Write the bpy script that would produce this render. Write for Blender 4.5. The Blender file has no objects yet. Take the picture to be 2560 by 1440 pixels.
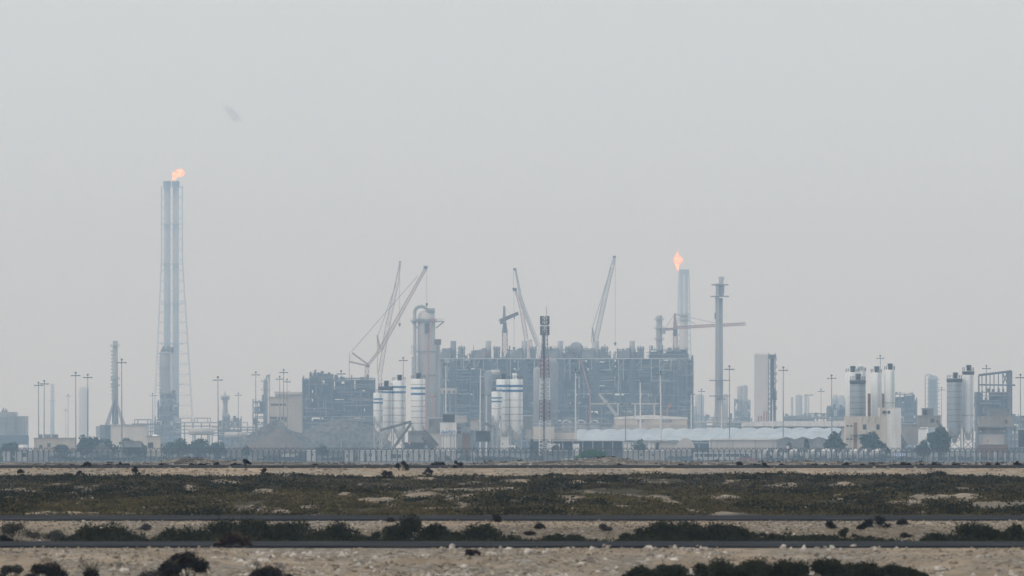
import bpy, math, random
import numpy as np
from mathutils import Vector, Matrix

random.seed(7)
rng = np.random.default_rng(11)
S = bpy.context.scene
COL = S.collection

# ------------------------------------------------------------------ camera
KD = 1.6             # the plant stands KD times farther off than its design distance
F0 = 15300.0
F = F0*KD            # focal length in pixels of the 2560 px wide frame
HZ = 1114.0          # pixel row of the horizon
CH = 5.0             # camera height, metres
cam_d = bpy.data.cameras.new('camera')
cam_d.sensor_width = 36.0
cam_d.lens = 36.0 * F / 2560.0
cam_d.shift_y = (HZ - 720.0) / 2560.0
cam_d.clip_start = 1.0
cam_d.clip_end = 60000.0
cam_d.dof.use_dof = True
cam_d.dof.focus_distance = 2900.0
cam_d.dof.aperture_fstop = 7.5
cam = bpy.data.objects.new('camera', cam_d)
COL.objects.link(cam)
cam.location = (0, 0, CH)
cam.rotation_euler = (math.radians(90), 0, 0)
S.camera = cam

# ------------------------------------------------------------------ world, sun, exposure
SUN_EL, SUN_AZ = math.radians(42), math.radians(-118)   # behind the camera, to the left
w = bpy.data.worlds.new('World')
S.world = w
w.use_nodes = True
nt = w.node_tree
nt.nodes.clear()
sky = nt.nodes.new('ShaderNodeTexSky')
sky.sky_type = 'NISHITA'
sky.sun_disc = False
sky.sun_elevation = SUN_EL
sky.sun_rotation = SUN_AZ
sky.dust_density = 8.0
sky.air_density = 1.0
sc_ = nt.nodes.new('ShaderNodeVectorMath'); sc_.operation = 'SCALE'
sc_.inputs['Scale'].default_value = 0.09
mixw = nt.nodes.new('ShaderNodeMix'); mixw.data_type = 'RGBA'
mixw.inputs[0].default_value = 0.90                      # overcast veil of dust
tc_ = nt.nodes.new('ShaderNodeTexCoord'); sx_ = nt.nodes.new('ShaderNodeSeparateXYZ')
veil = nt.nodes.new('ShaderNodeValToRGB')                # the veil of dust is brightest low over the plain
for e_, (p_, c_) in zip([veil.color_ramp.elements[0], veil.color_ramp.elements[1], veil.color_ramp.elements.new(.06), veil.color_ramp.elements.new(.35)],
                        [(0.0, (.92,1.07,1.24)), (1.0, (.74,.82,.88)), (.045, (.80,.875,.91)), (.12, (.85,.97,1.08))]):
    e_.position = p_; e_.color = (*c_, 1)
nt.links.new(tc_.outputs['Generated'], sx_.inputs[0])
nt.links.new(sx_.outputs['Z'], veil.inputs[0])
nt.links.new(veil.outputs[0], mixw.inputs[7])
bg = nt.nodes.new('ShaderNodeBackground')
bg.inputs['Strength'].default_value = 1.0
out = nt.nodes.new('ShaderNodeOutputWorld')
nt.links.new(sky.outputs[0], sc_.inputs[0])
nt.links.new(sc_.outputs[0], mixw.inputs[6])
nt.links.new(mixw.outputs[2], bg.inputs['Color'])
nt.links.new(bg.outputs[0], out.inputs[0])

sun_d = bpy.data.lights.new('sun', 'SUN')
sun_d.energy = 0.8
sun_d.angle = math.radians(10)
sun_d.color = (1.0, 0.93, 0.84)
sun = bpy.data.objects.new('sun', sun_d)
COL.objects.link(sun)
sd = Vector((math.sin(SUN_AZ) * math.cos(SUN_EL), math.cos(SUN_AZ) * math.cos(SUN_EL), math.sin(SUN_EL)))
sun.rotation_euler = sd.to_track_quat('Z', 'Y').to_euler()

S.view_settings.view_transform = 'Standard'
S.view_settings.look = 'None'
S.view_settings.exposure = 0.0
S.view_settings.gamma = 1.0
S.cycles.use_denoising = True
S.cycles.max_bounces = 10
S.cycles.diffuse_bounces = 3
S.cycles.volume_bounces = 8
S.cycles.transparent_max_bounces = 12
S.cycles.use_adaptive_sampling = True
S.cycles.adaptive_threshold = 0.012

# ------------------------------------------------------------------ helpers
class View:
    """turns pixel rows and columns of the photograph into metres at a distance"""
    def __init__(s, D): s.D = D; s.k = D / (F if D < 1400 else F0)
    def x(s, px): return (px - 1280.0) * s.k
    def z(s, py): return CH + (HZ - py) * s.k
    def s(s, n): return n * s.k

def lin(c):
    return tuple(((v / 255.0) / 12.92 if v / 255.0 <= 0.04045 else ((v / 255.0 + 0.055) / 1.055) ** 2.4) for v in c)

_mats = {}
def mat(name, col, rough=0.8, var=0.18, scale=0.6, stretch=1.0, metal=0.0, col2=None, bump=0.0, bscale=4.0, thr=None):
    if name in _mats: return _mats[name]
    m = bpy.data.materials.new(name)
    m.use_nodes = True
    n = m.node_tree.nodes; l = m.node_tree.links
    b = n['Principled BSDF']
    b.inputs['Roughness'].default_value = rough
    b.inputs['Metallic'].default_value = metal
    if rough > .78: b.inputs['Specular IOR Level'].default_value = .12
    geo = n.new('ShaderNodeNewGeometry')
    mp = n.new('ShaderNodeMapping'); mp.vector_type = 'POINT'
    mp.inputs['Scale'].default_value = (1, 1, stretch)
    l.new(geo.outputs['Position'], mp.inputs[0])
    no = n.new('ShaderNodeTexNoise'); no.inputs['Scale'].default_value = scale
    no.inputs['Detail'].default_value = 6.0; no.inputs['Roughness'].default_value = 0.62
    l.new(mp.outputs[0], no.inputs['Vector'])
    rp = n.new('ShaderNodeValToRGB')
    c2 = col2 if col2 else tuple(v * (1 - var * 1.6) for v in col)
    c1 = tuple(min(1, v * (1 + var)) for v in col) if not col2 else col
    lo, hi = thr if thr else (0.32, 0.68)
    rp.color_ramp.elements[0].position = lo; rp.color_ramp.elements[0].color = (*c2, 1)
    rp.color_ramp.elements[1].position = hi; rp.color_ramp.elements[1].color = (*c1, 1)
    l.new(no.outputs['Fac'], rp.inputs[0])
    l.new(rp.outputs[0], b.inputs['Base Color'])
    if bump:
        nb = n.new('ShaderNodeTexNoise'); nb.inputs['Scale'].default_value = bscale
        nb.inputs['Detail'].default_value = 8.0; nb.inputs['Roughness'].default_value = 0.7
        l.new(geo.outputs['Position'], nb.inputs['Vector'])
        bp = n.new('ShaderNodeBump'); bp.inputs['Strength'].default_value = bump
        bp.inputs['Distance'].default_value = 0.3
        l.new(nb.outputs['Fac'], bp.inputs['Height'])
        l.new(bp.outputs[0], b.inputs['Normal'])
    _mats[name] = m
    return m

class MB:
    """collects shapes in world metres; build() links them as one mesh object"""
    def __init__(s): s.v = []; s.f = []
    def quad(s, a, b, c, d):
        n = len(s.v); s.v += [tuple(a), tuple(b), tuple(c), tuple(d)]; s.f.append((n, n+1, n+2, n+3)); return s
    def box(s, x0, x1, y0, y1, z0, z1):
        n = len(s.v)
        s.v += [(x0,y0,z0),(x1,y0,z0),(x1,y1,z0),(x0,y1,z0),(x0,y0,z1),(x1,y0,z1),(x1,y1,z1),(x0,y1,z1)]
        s.f += [(n,n+3,n+2,n+1),(n+4,n+5,n+6,n+7),(n,n+1,n+5,n+4),(n+1,n+2,n+6,n+5),(n+2,n+3,n+7,n+6),(n+3,n,n+4,n+7)]
        return s
    def frustum(s, x, y, z0, z1, r0, r1, n=12, cap=True):
        return s.lathe(x, y, [(r0, z0), (r1, z1)], n, cap)
    def lathe(s, x, y, prof, n=14, cap=True):
        b = len(s.v)
        for r, z in prof:
            for i in range(n):
                a = 2*math.pi*i/n
                s.v.append((x + r*math.cos(a), y + r*math.sin(a), z))
        for j in range(len(prof)-1):
            for i in range(n):
                k = (i+1) % n
                s.f.append((b+j*n+i, b+j*n+k, b+(j+1)*n+k, b+(j+1)*n+i))
        if cap:
            s.f.append(tuple(b+i for i in range(n))[::-1])
            s.f.append(tuple(b+(len(prof)-1)*n+i for i in range(n)))
        return s
    def tube(s, p, q, r0, r1=None, n=8):
        if r1 is None: r1 = r0
        p = Vector(p); q = Vector(q); d = q - p
        if d.length < 1e-6: return s
        d.normalize()
        u = d.orthogonal().normalized(); w_ = d.cross(u)
        b = len(s.v)
        for c, r in ((p, r0), (q, r1)):
            for i in range(n):
                a = 2*math.pi*(i+.5)/n
                s.v.append(tuple(c + u*(r*math.cos(a)) + w_*(r*math.sin(a))))
        for i in range(n):
            k = (i+1) % n
            s.f.append((b+i, b+k, b+n+k, b+n+i))
        s.f.append(tuple(b+i for i in range(n))[::-1]); s.f.append(tuple(b+n+i for i in range(n)))
        return s
    def bar(s, p, q, t): return s.tube(p, q, t*0.7071, None, 4)
    def pipe(s, pts, r, n=8):
        for a, b in zip(pts[:-1], pts[1:]): s.tube(a, b, r, None, n)
        for a in pts[1:-1]: s.ball(a, r*1.02, n, 4)
        return s
    def ball(s, c, r, n=10, m=6, sx=1, sy=1, sz=1, z0=-90, z1=90):
        prof = []
        b = len(s.v)
        for j in range(m+1):
            t = math.radians(z0 + (z1-z0)*j/m)
            for i in range(n):
                a = 2*math.pi*i/n
                s.v.append((c[0]+sx*r*math.cos(t)*math.cos(a), c[1]+sy*r*math.cos(t)*math.sin(a), c[2]+sz*r*math.sin(t)))
        for j in range(m):
            for i in range(n):
                k = (i+1) % n
                s.f.append((b+j*n+i, b+j*n+k, b+(j+1)*n+k, b+(j+1)*n+i))
        return s
    def lattice(s, p, q, w0, w1, n, t, tb=None, up=(0,1,0)):
        """square truss from p to q"""
        p = Vector(p); q = Vector(q); d = (q-p).normalized()
        u = Vector(up) - d*Vector(up).dot(d); u.normalize(); v_ = d.cross(u)
        tb = tb or t*0.6
        def ring(f):
            c = p.lerp(q, f); h = (w0+(w1-w0)*f)/2
            return [c+u*h*a+v_*h*b_ for a, b_ in ((1,1),(1,-1),(-1,-1),(-1,1))]
        R = [ring(i/n) for i in range(n+1)]
        for k in range(4): s.bar(R[0][k], R[-1][k], t)
        for i in range(n):
            for k in range(4):
                m = (k+1) % 4
                if i: s.bar(R[i][k], R[i][m], tb)
                if (i+k) % 2: s.bar(R[i][k], R[i+1][m], tb)
                else: s.bar(R[i][m], R[i+1][k], tb)
        return s
    def prism(s, pts, y0, y1):
        """pts: outline in x,z; extruded along y"""
        b = len(s.v); n = len(pts)
        s.v += [(x, y0, z) for x, z in pts] + [(x, y1, z) for x, z in pts]
        s.f.append(tuple(range(b, b+n))); s.f.append(tuple(range(b+2*n-1, b+n-1, -1)))
        for i in range(n):
            k = (i+1) % n
            s.f.append((b+k, b+i, b+n+i, b+n+k))
        return s
    def build(s, name, m, parent=None, smooth=False):
        off = Vector((0,0,0))
        if parent is not None: off = ORG[parent.name]
        me = bpy.data.meshes.new(name)
        me.from_pydata([(a-off.x, b-off.y, c-off.z) for a, b, c in s.v], [], s.f)
        me.materials.append(m)
        if smooth:
            for p in me.polygons: p.use_smooth = len(p.vertices) == 4
        me.update()
        o = bpy.data.objects.new(name, me)
        COL.objects.link(o)
        if parent is not None: o.parent = parent
        ORG[o.name] = off
        return o

ORG = {}
def place(loc):
    return (loc[0], loc[1]*KD if loc[1] >= 1400 else loc[1], loc[2])
def tag(o, label=None, cat=None, group=None, kind=None):
    if label: o['label'] = label
    if cat: o['category'] = cat
    if group: o['group'] = group
    if kind: o['kind'] = kind
    return o
def thing(name, label, cat, loc, group=None):
    o = bpy.data.objects.new(name, None)
    o.empty_display_size = 1.0
    o.location = place(loc)
    COL.objects.link(o)
    ORG[o.name] = Vector(loc)
    return tag(o, label, cat, group)
def copy_thing(src, loc, label=None, group=None, rotz=None, scale=None):
    r = src.copy(); COL.objects.link(r); r.location = place(loc)
    if rotz is not None: r.rotation_euler.z = rotz
    if scale is not None: r.scale = scale
    if label: r['label'] = label
    if group: r['group'] = group
    for ch in [c for c in COL.objects if c.parent == src]:
        c = ch.copy(); COL.objects.link(c); c.parent = r
        for g in [x for x in COL.objects if x.parent == ch]:
            d = g.copy(); COL.objects.link(d); d.parent = c
    return r
def np_mesh(name, V, faces4, m, loc=(0,0,0), smooth=False, tri=False):
    """fast mesh from arrays; faces4: (n,4) or (n,3)"""
    k = faces4.shape[1]
    me = bpy.data.meshes.new(name)
    me.vertices.add(len(V)); me.vertices.foreach_set('co', V.astype(np.float32).ravel())
    me.loops.add(len(faces4)*k); me.loops.foreach_set('vertex_index', faces4.astype(np.int32).ravel())
    me.polygons.add(len(faces4)); me.polygons.foreach_set('loop_start', np.arange(0, len(faces4)*k, k, dtype=np.int32))
    if smooth: me.polygons.foreach_set('use_smooth', np.ones(len(faces4), dtype=bool))
    me.update(calc_edges=True); me.validate()
    me.materials.append(m)
    o = bpy.data.objects.new(name, me); COL.objects.link(o); o.location = place(loc)
    ORG[o.name] = Vector(loc)
    return o

def _hash(ix, iy, seed):
    h = (ix.astype(np.int64)*374761393 + iy.astype(np.int64)*668265263 + seed*1442695041) & 0xffffffff
    h = ((h ^ (h >> 13))*1274126177) & 0xffffffff
    return ((h ^ (h >> 16)) & 0xffff)/65535.0
def vnoise(x, y, seed=0):
    ix = np.floor(x); iy = np.floor(y); fx = x-ix; fy = y-iy
    fx = fx*fx*(3-2*fx); fy = fy*fy*(3-2*fy)
    a = _hash(ix, iy, seed); b = _hash(ix+1, iy, seed); c = _hash(ix, iy+1, seed); d = _hash(ix+1, iy+1, seed)
    return (a*(1-fx)+b*fx)*(1-fy)+(c*(1-fx)+d*fx)*fy
def fbm(x, y, o=4, seed=0):
    s = 0; a = .5; t = 0
    for i in range(o):
        s = s + a*vnoise(x*2**i, y*2**i, seed+i*17); t += a; a *= .5
    return s/t*2-1
# ------------------------------------------------------------------ ground
# profile of the land along the view: distance -> height.  Three low roads run across on banks.
PR = np.array([(150,-.1),(228,-.06),(235,-.03),(237.5,.05),(246,.88),(256,.935),(259,.55),(266,.22),(296,.16),(300,.22),(312,1.146),(323,1.255),
               (326,1.08),(332,.98),(400,1.35),(470,1.85),(526,2.15),(532,2.24),(540,3.02),(553,3.17),(557,3.0),(600,2.96),(700,2.98),(760,2.78),
               (860,2.0),(1000,.35),(1200,0.0),(30000,0.0)])
PR[:-3,1] = 5-(5-PR[:-3,1])/KD
PR[-3] = (1250, 1.0); PR[-2] = (1900, 0.0)
def _pr0(y): return np.interp(y, PR[:,0], PR[:,1])
def profile(y): return np.interp(y, PR[:,0], PR[:,1])
def smoothband(y, a, b, w=3.0):
    return np.clip((y-a)/w, 0, 1)*np.clip((b-y)/w, 0, 1)
def roadmask(y):
    return np.maximum.reduce([smoothband(y, 244.2, 257.5, 1.2), smoothband(y, 310.5, 324.5, 1.2), smoothband(y, 538.6, 554.5, 1.2)])
# bare sand patches of the middle field: column, row, width, height as the profile shows them from the road
PATCH = [(474,1226,27,10),(621,1273,110,13),(67,1285,87,7),(208,1286,94,8),(302,1284,67,8),(353,1285,67,8),(215,1249,34,7),(50,1251,44,8),(195,1265,20,5),(692,1281,67,10),(772,1268,40,8),(665,1234,47,14),
 (894,1228,27,10),(964,1223,17,13),(944,1234,20,10),(930,1251,67,10),(1045,1241,84,10),(1145,1228,200,6),(1213,1214,128,6),(1310,1211,37,11),(1135,1244,34,10),(1179,1243,44,7),(1313,1244,27,10),(1438,1212,37,11),(1431,1244,60,12),
 (1498,1209,20,7),(974,1266,27,10),(1115,1273,107,7),(1216,1276,67,11),(1260,1273,34,9),(1397,1273,34,9),(1458,1273,60,9),(1559,1266,40,10),(1599,1246,27,9),(1640,1244,60,14),(1680,1256,44,12),(1713,1275,47,7),(1817,1244,54,9),
 (1935,1221,100,8),(1982,1219,34,10),(2100,1244,27,12),(2167,1251,20,6),(2120,1219,50,8),(2415,1229,57,5),(2389,1250,150,15),(2489,1265,141,13),(2271,1261,100,9),(2220,1285,40,7),(2305,1283,34,10),(1817,1285,84,8),(2019,1270,50,6),
 (2335,1200,60,8),(2022,1202,27,7),(1895,1197,34,6),(2298,1248,34,8),(120,1220,120,6),(300,1216,90,5),(40,1228,60,6),(1380,1199,26,6),(560,1208,60,4),(860,1243,40,6),(1060,1200,40,5)]
def patch_field(x, y):
    Y_ = np.asarray(y, float); X_ = np.asarray(x, float)
    py = HZ + (CH-_pr0(Y_))*F/Y_; px = 1280 + X_*F/Y_
    j = 1.0*fbm(X_*1.7, Y_*.35, 4, 201)
    m = np.zeros_like(X_*Y_)
    for (a, b, w_, h_) in PATCH:
        m = np.maximum(m, 1.05 + j - np.sqrt(((px-a)/(w_*.72))**2 + ((py-b)/(h_*.66))**2))
    return np.clip(m, 0, 1)*((Y_ > 327) & (Y_ < 528))
def ground_h(x, y):
    x = np.asarray(x, float); y = np.asarray(y, float)
    h = profile(y)
    free = 1-roadmask(y)
    # banks: ragged toe, gullies and dumped heaps
    b1 = smoothband(y, 232.5, 244.5, 4)
    h = h + free*b1*(0.30*fbm(x*.25, y*.25, 4, 3) + 0.22*fbm(x*1.1, y*1.1, 5, 5) + .05)
    b2 = smoothband(y, 292, 311, 5)
    h = h + free*b2*(0.24*fbm(x*.2, y*.25, 3, 13) + 0.12*fbm(x*1.1, y*1.1, 3, 15))
    tr = smoothband(y, 258, 300, 6)
    h = h + free*tr*(0.06*fbm(x*.1, y*.15, 3, 23))
    md = smoothband(y, 328, 529, 10)
    h = h + free*md*(0.26*np.maximum(fbm(x*.11, y*.035, 4, 31), -.25) + .13*fbm(x*.6, y*.2, 3, 37))
    h = h + .10*np.clip(patch_field(x, y)*1.3, 0, 1)
    # sand heap right of the middle field
    b3 = smoothband(y, 524, 539.5, 4)
    gul = np.abs(fbm(x*.18, y*.03, 3, 41))
    h = h + free*b3*(0.28*fbm(x*.42, y*.2, 4, 43) +.09*fbm(x*1.6,y*.5,3,44) - .55*np.clip(.13-gul, 0, 1)*5*np.clip((5-x)/6,0,1))
    fr = smoothband(y, 556, 960, 14)
    h = h + free*fr*(0.28*np.maximum(fbm(x*.14, y*.02, 4, 51), -.5) + .10*fbm(x*.8, y*.1, 3, 53))
    for (cx, cy, a, bx, by) in ((-23.0, 700, .27, 1.5, 20), (7.0, 745, .36, 2.5, 30), (27, 640, .22, 2.5, 18)):
        h = h + a*np.exp(-((x-cx)/bx)**2-((y-cy)/by)**2)
    return h

def rows(segs):
    r = []
    for a, b, st in segs: r += list(np.arange(a, b, st))
    return np.array(r)
ys = rows([(-400,150,60),(150,226,6),(226,262,.22),(262,292,1.2),(292,328,.34),(328,522,.9),(522,562,.4),(562,800,1.5),(800,1200,8),(1200,2000,80),(2000,21500,1300)])
xs_c = rows([(-46,46.1,.26)])
xs = np.concatenate([-np.geomspace(47, 8400, 18)[::-1], xs_c, np.geomspace(47, 8400, 18)])
GX, GY = np.meshgrid(xs, ys)
GZ = ground_h(GX, GY)
V = np.stack([GX.ravel(), GY.ravel(), GZ.ravel()], 1)
ny, nx = GX.shape
I = (np.arange(ny-1)[:,None]*nx + np.arange(nx-1)[None,:]).ravel()
Fq = np.stack([I, I+1, I+nx+1, I+nx], 1)

def ground_material():
    m = bpy.data.materials.new('sandy_ground'); m.use_nodes = True
    n = m.node_tree.nodes; l = m.node_tree.links; b = n['Principled BSDF']
    b.inputs['Roughness'].default_value = 0.95; b.inputs['Specular IOR Level'].default_value = .1
    geo = n.new('ShaderNodeNewGeometry'); sep = n.new('ShaderNodeSeparateXYZ'); l.new(geo.outputs['Position'], sep.inputs[0])
    def noise(sc, det=6, rough=.6, vec=None, stretch=None):
        t = n.new('ShaderNodeTexNoise'); t.inputs['Scale'].default_value = sc; t.inputs['Detail'].default_value = det; t.inputs['Roughness'].default_value = rough
        if stretch:
            mp = n.new('ShaderNodeMapping'); mp.inputs['Scale'].default_value = stretch; l.new(geo.outputs['Position'], mp.inputs[0]); l.new(mp.outputs[0], t.inputs['Vector'])
        else: l.new(geo.outputs['Position'], t.inputs['Vector'])
        return t
    def ramp(src, stops):
        r = n.new('ShaderNodeValToRGB'); el = r.color_ramp.elements
        while len(el) < len(stops): el.new(.5)
        for e, (p, c) in zip(el, stops): e.position = p; e.color = (*c, 1)
        l.new(src, r.inputs[0]); return r
    def mix(f, a, b_):
        x = n.new('ShaderNodeMix'); x.data_type = 'RGBA'
        l.new(f, x.inputs[0]); l.new(a, x.inputs[6]); l.new(b_, x.inputs[7]); return x.outputs[2]
    sand = ramp(noise(.55, 8, .65).outputs['Fac'], [(.25, (.17,.128,.088)), (.42, (.33,.255,.18)), (.58, (.47,.375,.275)), (.8, (.64,.53,.41))])
    # gravel: voronoi stones, dark gaps
    vo = n.new('ShaderNodeTexVoronoi'); vo.inputs['Scale'].default_value = 7.0; l.new(geo.outputs['Position'], vo.inputs['Vector'])
    vr = ramp(vo.outputs['Distance'], [(.25, (.40,.345,.275)), (.62, (.12,.10,.078))])
    stc = n.new('ShaderNodeSeparateColor'); l.new(vo.outputs['Color'], stc.inputs[0])
    stn = ramp(stc.outputs[0], [(0.0, (.19,.16,.12)), (.45, (.36,.30,.235)), (.85, (.47,.41,.335)), (1.0, (.62,.60,.56))])
    mul = n.new('ShaderNodeMix'); mul.data_type = 'RGBA'; mul.blend_type = 'MIX'; mul.inputs[0].default_value = .55
    l.new(vr.outputs[0], mul.inputs[6]); l.new(stn.outputs[0], mul.inputs[7])
    gmask = ramp(noise(.22, 4, .6).outputs['Fac'], [(.44, (0,0,0)), (.56, (1,1,1))])
    c = mix(gmask.outputs[0], sand.outputs[0], mul.outputs[2])
    lit = ramp(noise(1, 7, .72, stretch=(1.3,.8,2.0)).outputs['Fac'], [(.58, (0,0,0)), (.68, (.7,.7,.7))])
    litc = ramp(noise(9, 4, .6).outputs['Fac'], [(.3, (.045,.038,.030)), (.7, (.12,.10,.08))])
    c = mix(lit.outputs[0], c, litc.outputs[0])
    # dark soil and litter in the scrub field and the trough between the banks
    def band(a, b_, w_=4.0):
        r1 = n.new('ShaderNodeMapRange'); r1.inputs[1].default_value = a; r1.inputs[2].default_value = a+w_; l.new(sep.outputs['Y'], r1.inputs[0])
        r2 = n.new('ShaderNodeMapRange'); r2.inputs[1].default_value = b_; r2.inputs[2].default_value = b_+w_; r2.inputs[3].default_value = 1; r2.inputs[4].default_value = 0; l.new(sep.outputs['Y'], r2.inputs[0])
        mm = n.new('ShaderNodeMath'); mm.operation = 'MULTIPLY'; l.new(r1.outputs[0], mm.inputs[0]); l.new(r2.outputs[0], mm.inputs[1]); return mm.outputs[0]
    gv = ramp(noise(3.5, 7, .75).outputs['Fac'], [(.34, (.085,.068,.048)), (.55, (.20,.165,.12)), (.72, (.36,.31,.24))])
    gb = n.new('ShaderNodeMath'); gb.operation = 'MULTIPLY'; gb.inputs[1].default_value = .8; l.new(band(258, 306, 5), gb.inputs[0])
    c = mix(gb.outputs[0], c, gv.outputs[0])
    dn = n.new('ShaderNodeAttribute'); dn.attribute_name = 'soil'
    soil = ramp(noise(2.2, 6, .7).outputs['Fac'], [(.3, (.040,.033,.020)), (.7, (.095,.078,.050))])
    mm = n.new('ShaderNodeMath'); mm.operation = 'MULTIPLY'; l.new(band(330, 524), mm.inputs[0]); l.new(dn.outputs['Fac'], mm.inputs[1])
    c = mix(mm.outputs[0], c, soil.outputs[0])
    # stony, blotched land past the third road
    st = ramp(noise(1, 7, .7, stretch=(.5,.05,.5)).outputs['Fac'], [(.40, (.06,.053,.045)), (.52, (.17,.15,.125)), (.66, (.36,.32,.27))])
    c = mix(band(556, 900, 6), c, st.outputs[0])
    # grey graded yard behind
    yd = ramp(noise(.05, 4, .6).outputs['Fac'], [(.35, (.13,.125,.115)), (.65, (.22,.20,.18))])
    c = mix(band(1150, 30000, 300), c, yd.outputs[0])
    l.new(c, b.inputs['Base Color'])
    bp = n.new('ShaderNodeBump'); bp.inputs['Strength'].default_value = .9; bp.inputs['Distance'].default_value = .22
    nb = noise(5, 8, .75); l.new(nb.outputs['Fac'], bp.inputs['Height']); l.new(bp.outputs[0], b.inputs['Normal'])
    return m
gm = ground_material()
ground = np_mesh('ground', V, Fq, gm, smooth=True)
at_ = ground.data.attributes.new('soil', 'FLOAT', 'POINT')
at_.data.foreach_set('value', (1-np.clip(patch_field(GX, GY)*2, 0, 1)*(.72+.35*fbm(GX*1.1, GY*.4, 3, 305)) - .55*(fbm(GX*.9, GY*.12, 4, 303) > .22)).clip(0,1).astype(np.float32).ravel())
tag(ground, 'sandy desert ground with scrub, gravel banks and stones', None, None, 'structure')

asphalt = mat('asphalt', (.050,.044,.036), .95, .25, .5, col2=(.010,.011,.015), thr=(.50,.80), bump=.2, bscale=9)
def road(name, y0, y1, label):
    yy = np.linspace(y0, y1, 9); xx = rows([(-900,-62,40),(-62,62,1.0),(62,900,40)])
    A, B = np.meshgrid(xx, yy)
    A2 = A; Yw = B + .35*fbm(A*.03, A*0+y0, 2, 61)
    Z = profile(B) + .045
    top = np.stack([A2.ravel(), Yw.ravel(), Z.ravel()], 1)
    bot = top.copy(); bot[:,2] -= .30
    n_, m_ = A.shape
    J = (np.arange(n_-1)[:,None]*m_ + np.arange(m_-1)[None,:]).ravel()
    f1 = np.stack([J, J+1, J+m_+1, J+m_], 1)
    k = len(top)
    e = np.arange(m_-1); f2 = np.stack([e+k, e+1+k, e+1, e], 1)
    e = np.arange(m_-1)+(n_-1)*m_; f3 = np.stack([e, e+1, e+1+k, e+k], 1)
    o = np_mesh(name, np.vstack([top, bot]), np.vstack([f1, f2, f3]), asphalt)
    return tag(o, label, None, None, 'structure')
road('road', 246.2, 255.8, 'nearest dark asphalt road edge running across the foreground')
road('road', 312.3, 322.8, 'second dark asphalt road on the gravel bank')
road('road', 540.3, 552.8, 'farthest thin dark road on the sand bank before the fence')
# ------------------------------------------------------------------ materials of built things
M = {}
M['steel'] = mat('grey_steel', (.20,.21,.22), .6, .25, .3)
M['steel_dark'] = mat('dark_steel', (.045,.05,.06), .7, .35, .25)
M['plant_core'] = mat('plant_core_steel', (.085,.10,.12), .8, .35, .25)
M['plant_frame'] = mat('plant_frame_steel', (.125,.135,.15), .7, .3, .12)
M['steel_pale'] = mat('galvanised_steel', (.42,.43,.43), .5, .12, .4)
M['shell'] = mat('painted_vessel', (.33,.33,.34), .55, .15, .12, stretch=.2)
M['shell_pale'] = mat('pale_vessel', (.47,.45,.43), .5, .12, .1, stretch=.2)
M['cream'] = mat('cream_render', (.58,.53,.46), .85, .12, .18, stretch=.25)
M['cream2'] = mat('beige_render', (.47,.42,.36), .85, .15, .2, stretch=.25)
M['white'] = mat('white_paint', (.70,.70,.69), .6, .14, .35, stretch=.12)
M['silo'] = mat('dusty_white_silo', (.82,.85,.86), .6, .07, .5, stretch=.08)
M['silo_blue'] = mat('blue_grey_silo', (.30,.34,.38), .6, .14, .5, stretch=.1)
M['stripe'] = mat('blue_stripe', (.045,.17,.36), .6, .2, .8)
M['red'] = mat('red_paint', (.50,.10,.07), .6, .2, .8)
M['crane_red'] = mat('faded_red_paint', (.36,.17,.14), .6, .2, .3)
M['orange'] = mat('orange_paint', (.45,.16,.10), .6, .2, .5)
M['brick'] = mat('brown_cladding', (.26,.16,.12), .85, .2, .3)
M['concrete'] = mat('grey_concrete', (.30,.295,.28), .9, .25, .3, stretch=.3)
M['dark'] = mat('dark_opening', (.025,.028,.032), .7, .3, .5)
M['glass'] = mat('dark_window_glass', (.04,.05,.06), .25, .2, .5)
M['gravelpile'] = mat('grey_gravel_heap', (.13,.133,.133), .95, .5, .5, bump=.5, bscale=1.2)
M['sandpile'] = mat('brown_sand_heap', (.155,.13,.115), .95, .25, .25, bump=.4, bscale=1.2)
M['tent'] = mat('pale_blue_sheeting', (.37,.44,.50), .7, .16, .12)
M['rust'] = mat('rusty_steel', (.17,.10,.07), .8, .4, .5)
M['tree'] = mat('tree_foliage', (.040,.062,.036), .8, .35, .5)
M['bark'] = mat('bark', (.10,.075,.05), .9, .3, 1.5)

def leaves(cl, n, leaf, seed, flat=.8, fill=.55):
    """cl: list of (x,y,z,rx,ry,rz) clumps -> leaf faces spread through their volume"""
    r = np.random.default_rng(seed)
    cl = np.array(cl, float)
    wgt = cl[:,3]*cl[:,4]**.5*cl[:,5]; wgt = wgt/wgt.sum()
    k = r.choice(len(cl), n, p=wgt)
    d = r.normal(size=(n,3)); d /= np.linalg.norm(d, axis=1)[:,None]
    rad = (fill + (1-fill)*r.random(n))[:,None]
    c = cl[k,:3] + d*rad*cl[k,3:6]*(1+.10*r.normal(size=(n,1)))
    a = r.normal(size=(n,3)); a /= np.linalg.norm(a, axis=1)[:,None]
    b = np.cross(a, r.normal(size=(n,3))); b /= np.linalg.norm(b, axis=1)[:,None]
    s = leaf*(.5+r.random((n,1)))
    V = np.stack([c-a*s-b*s*.45, c+a*s*.9-b*s*.5, c+a*s+b*s*.45, c-a*s*.8+b*s*.5], 1).reshape(-1,3)
    Fc = np.arange(4*n).reshape(n,4)
    return V, Fc

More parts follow.
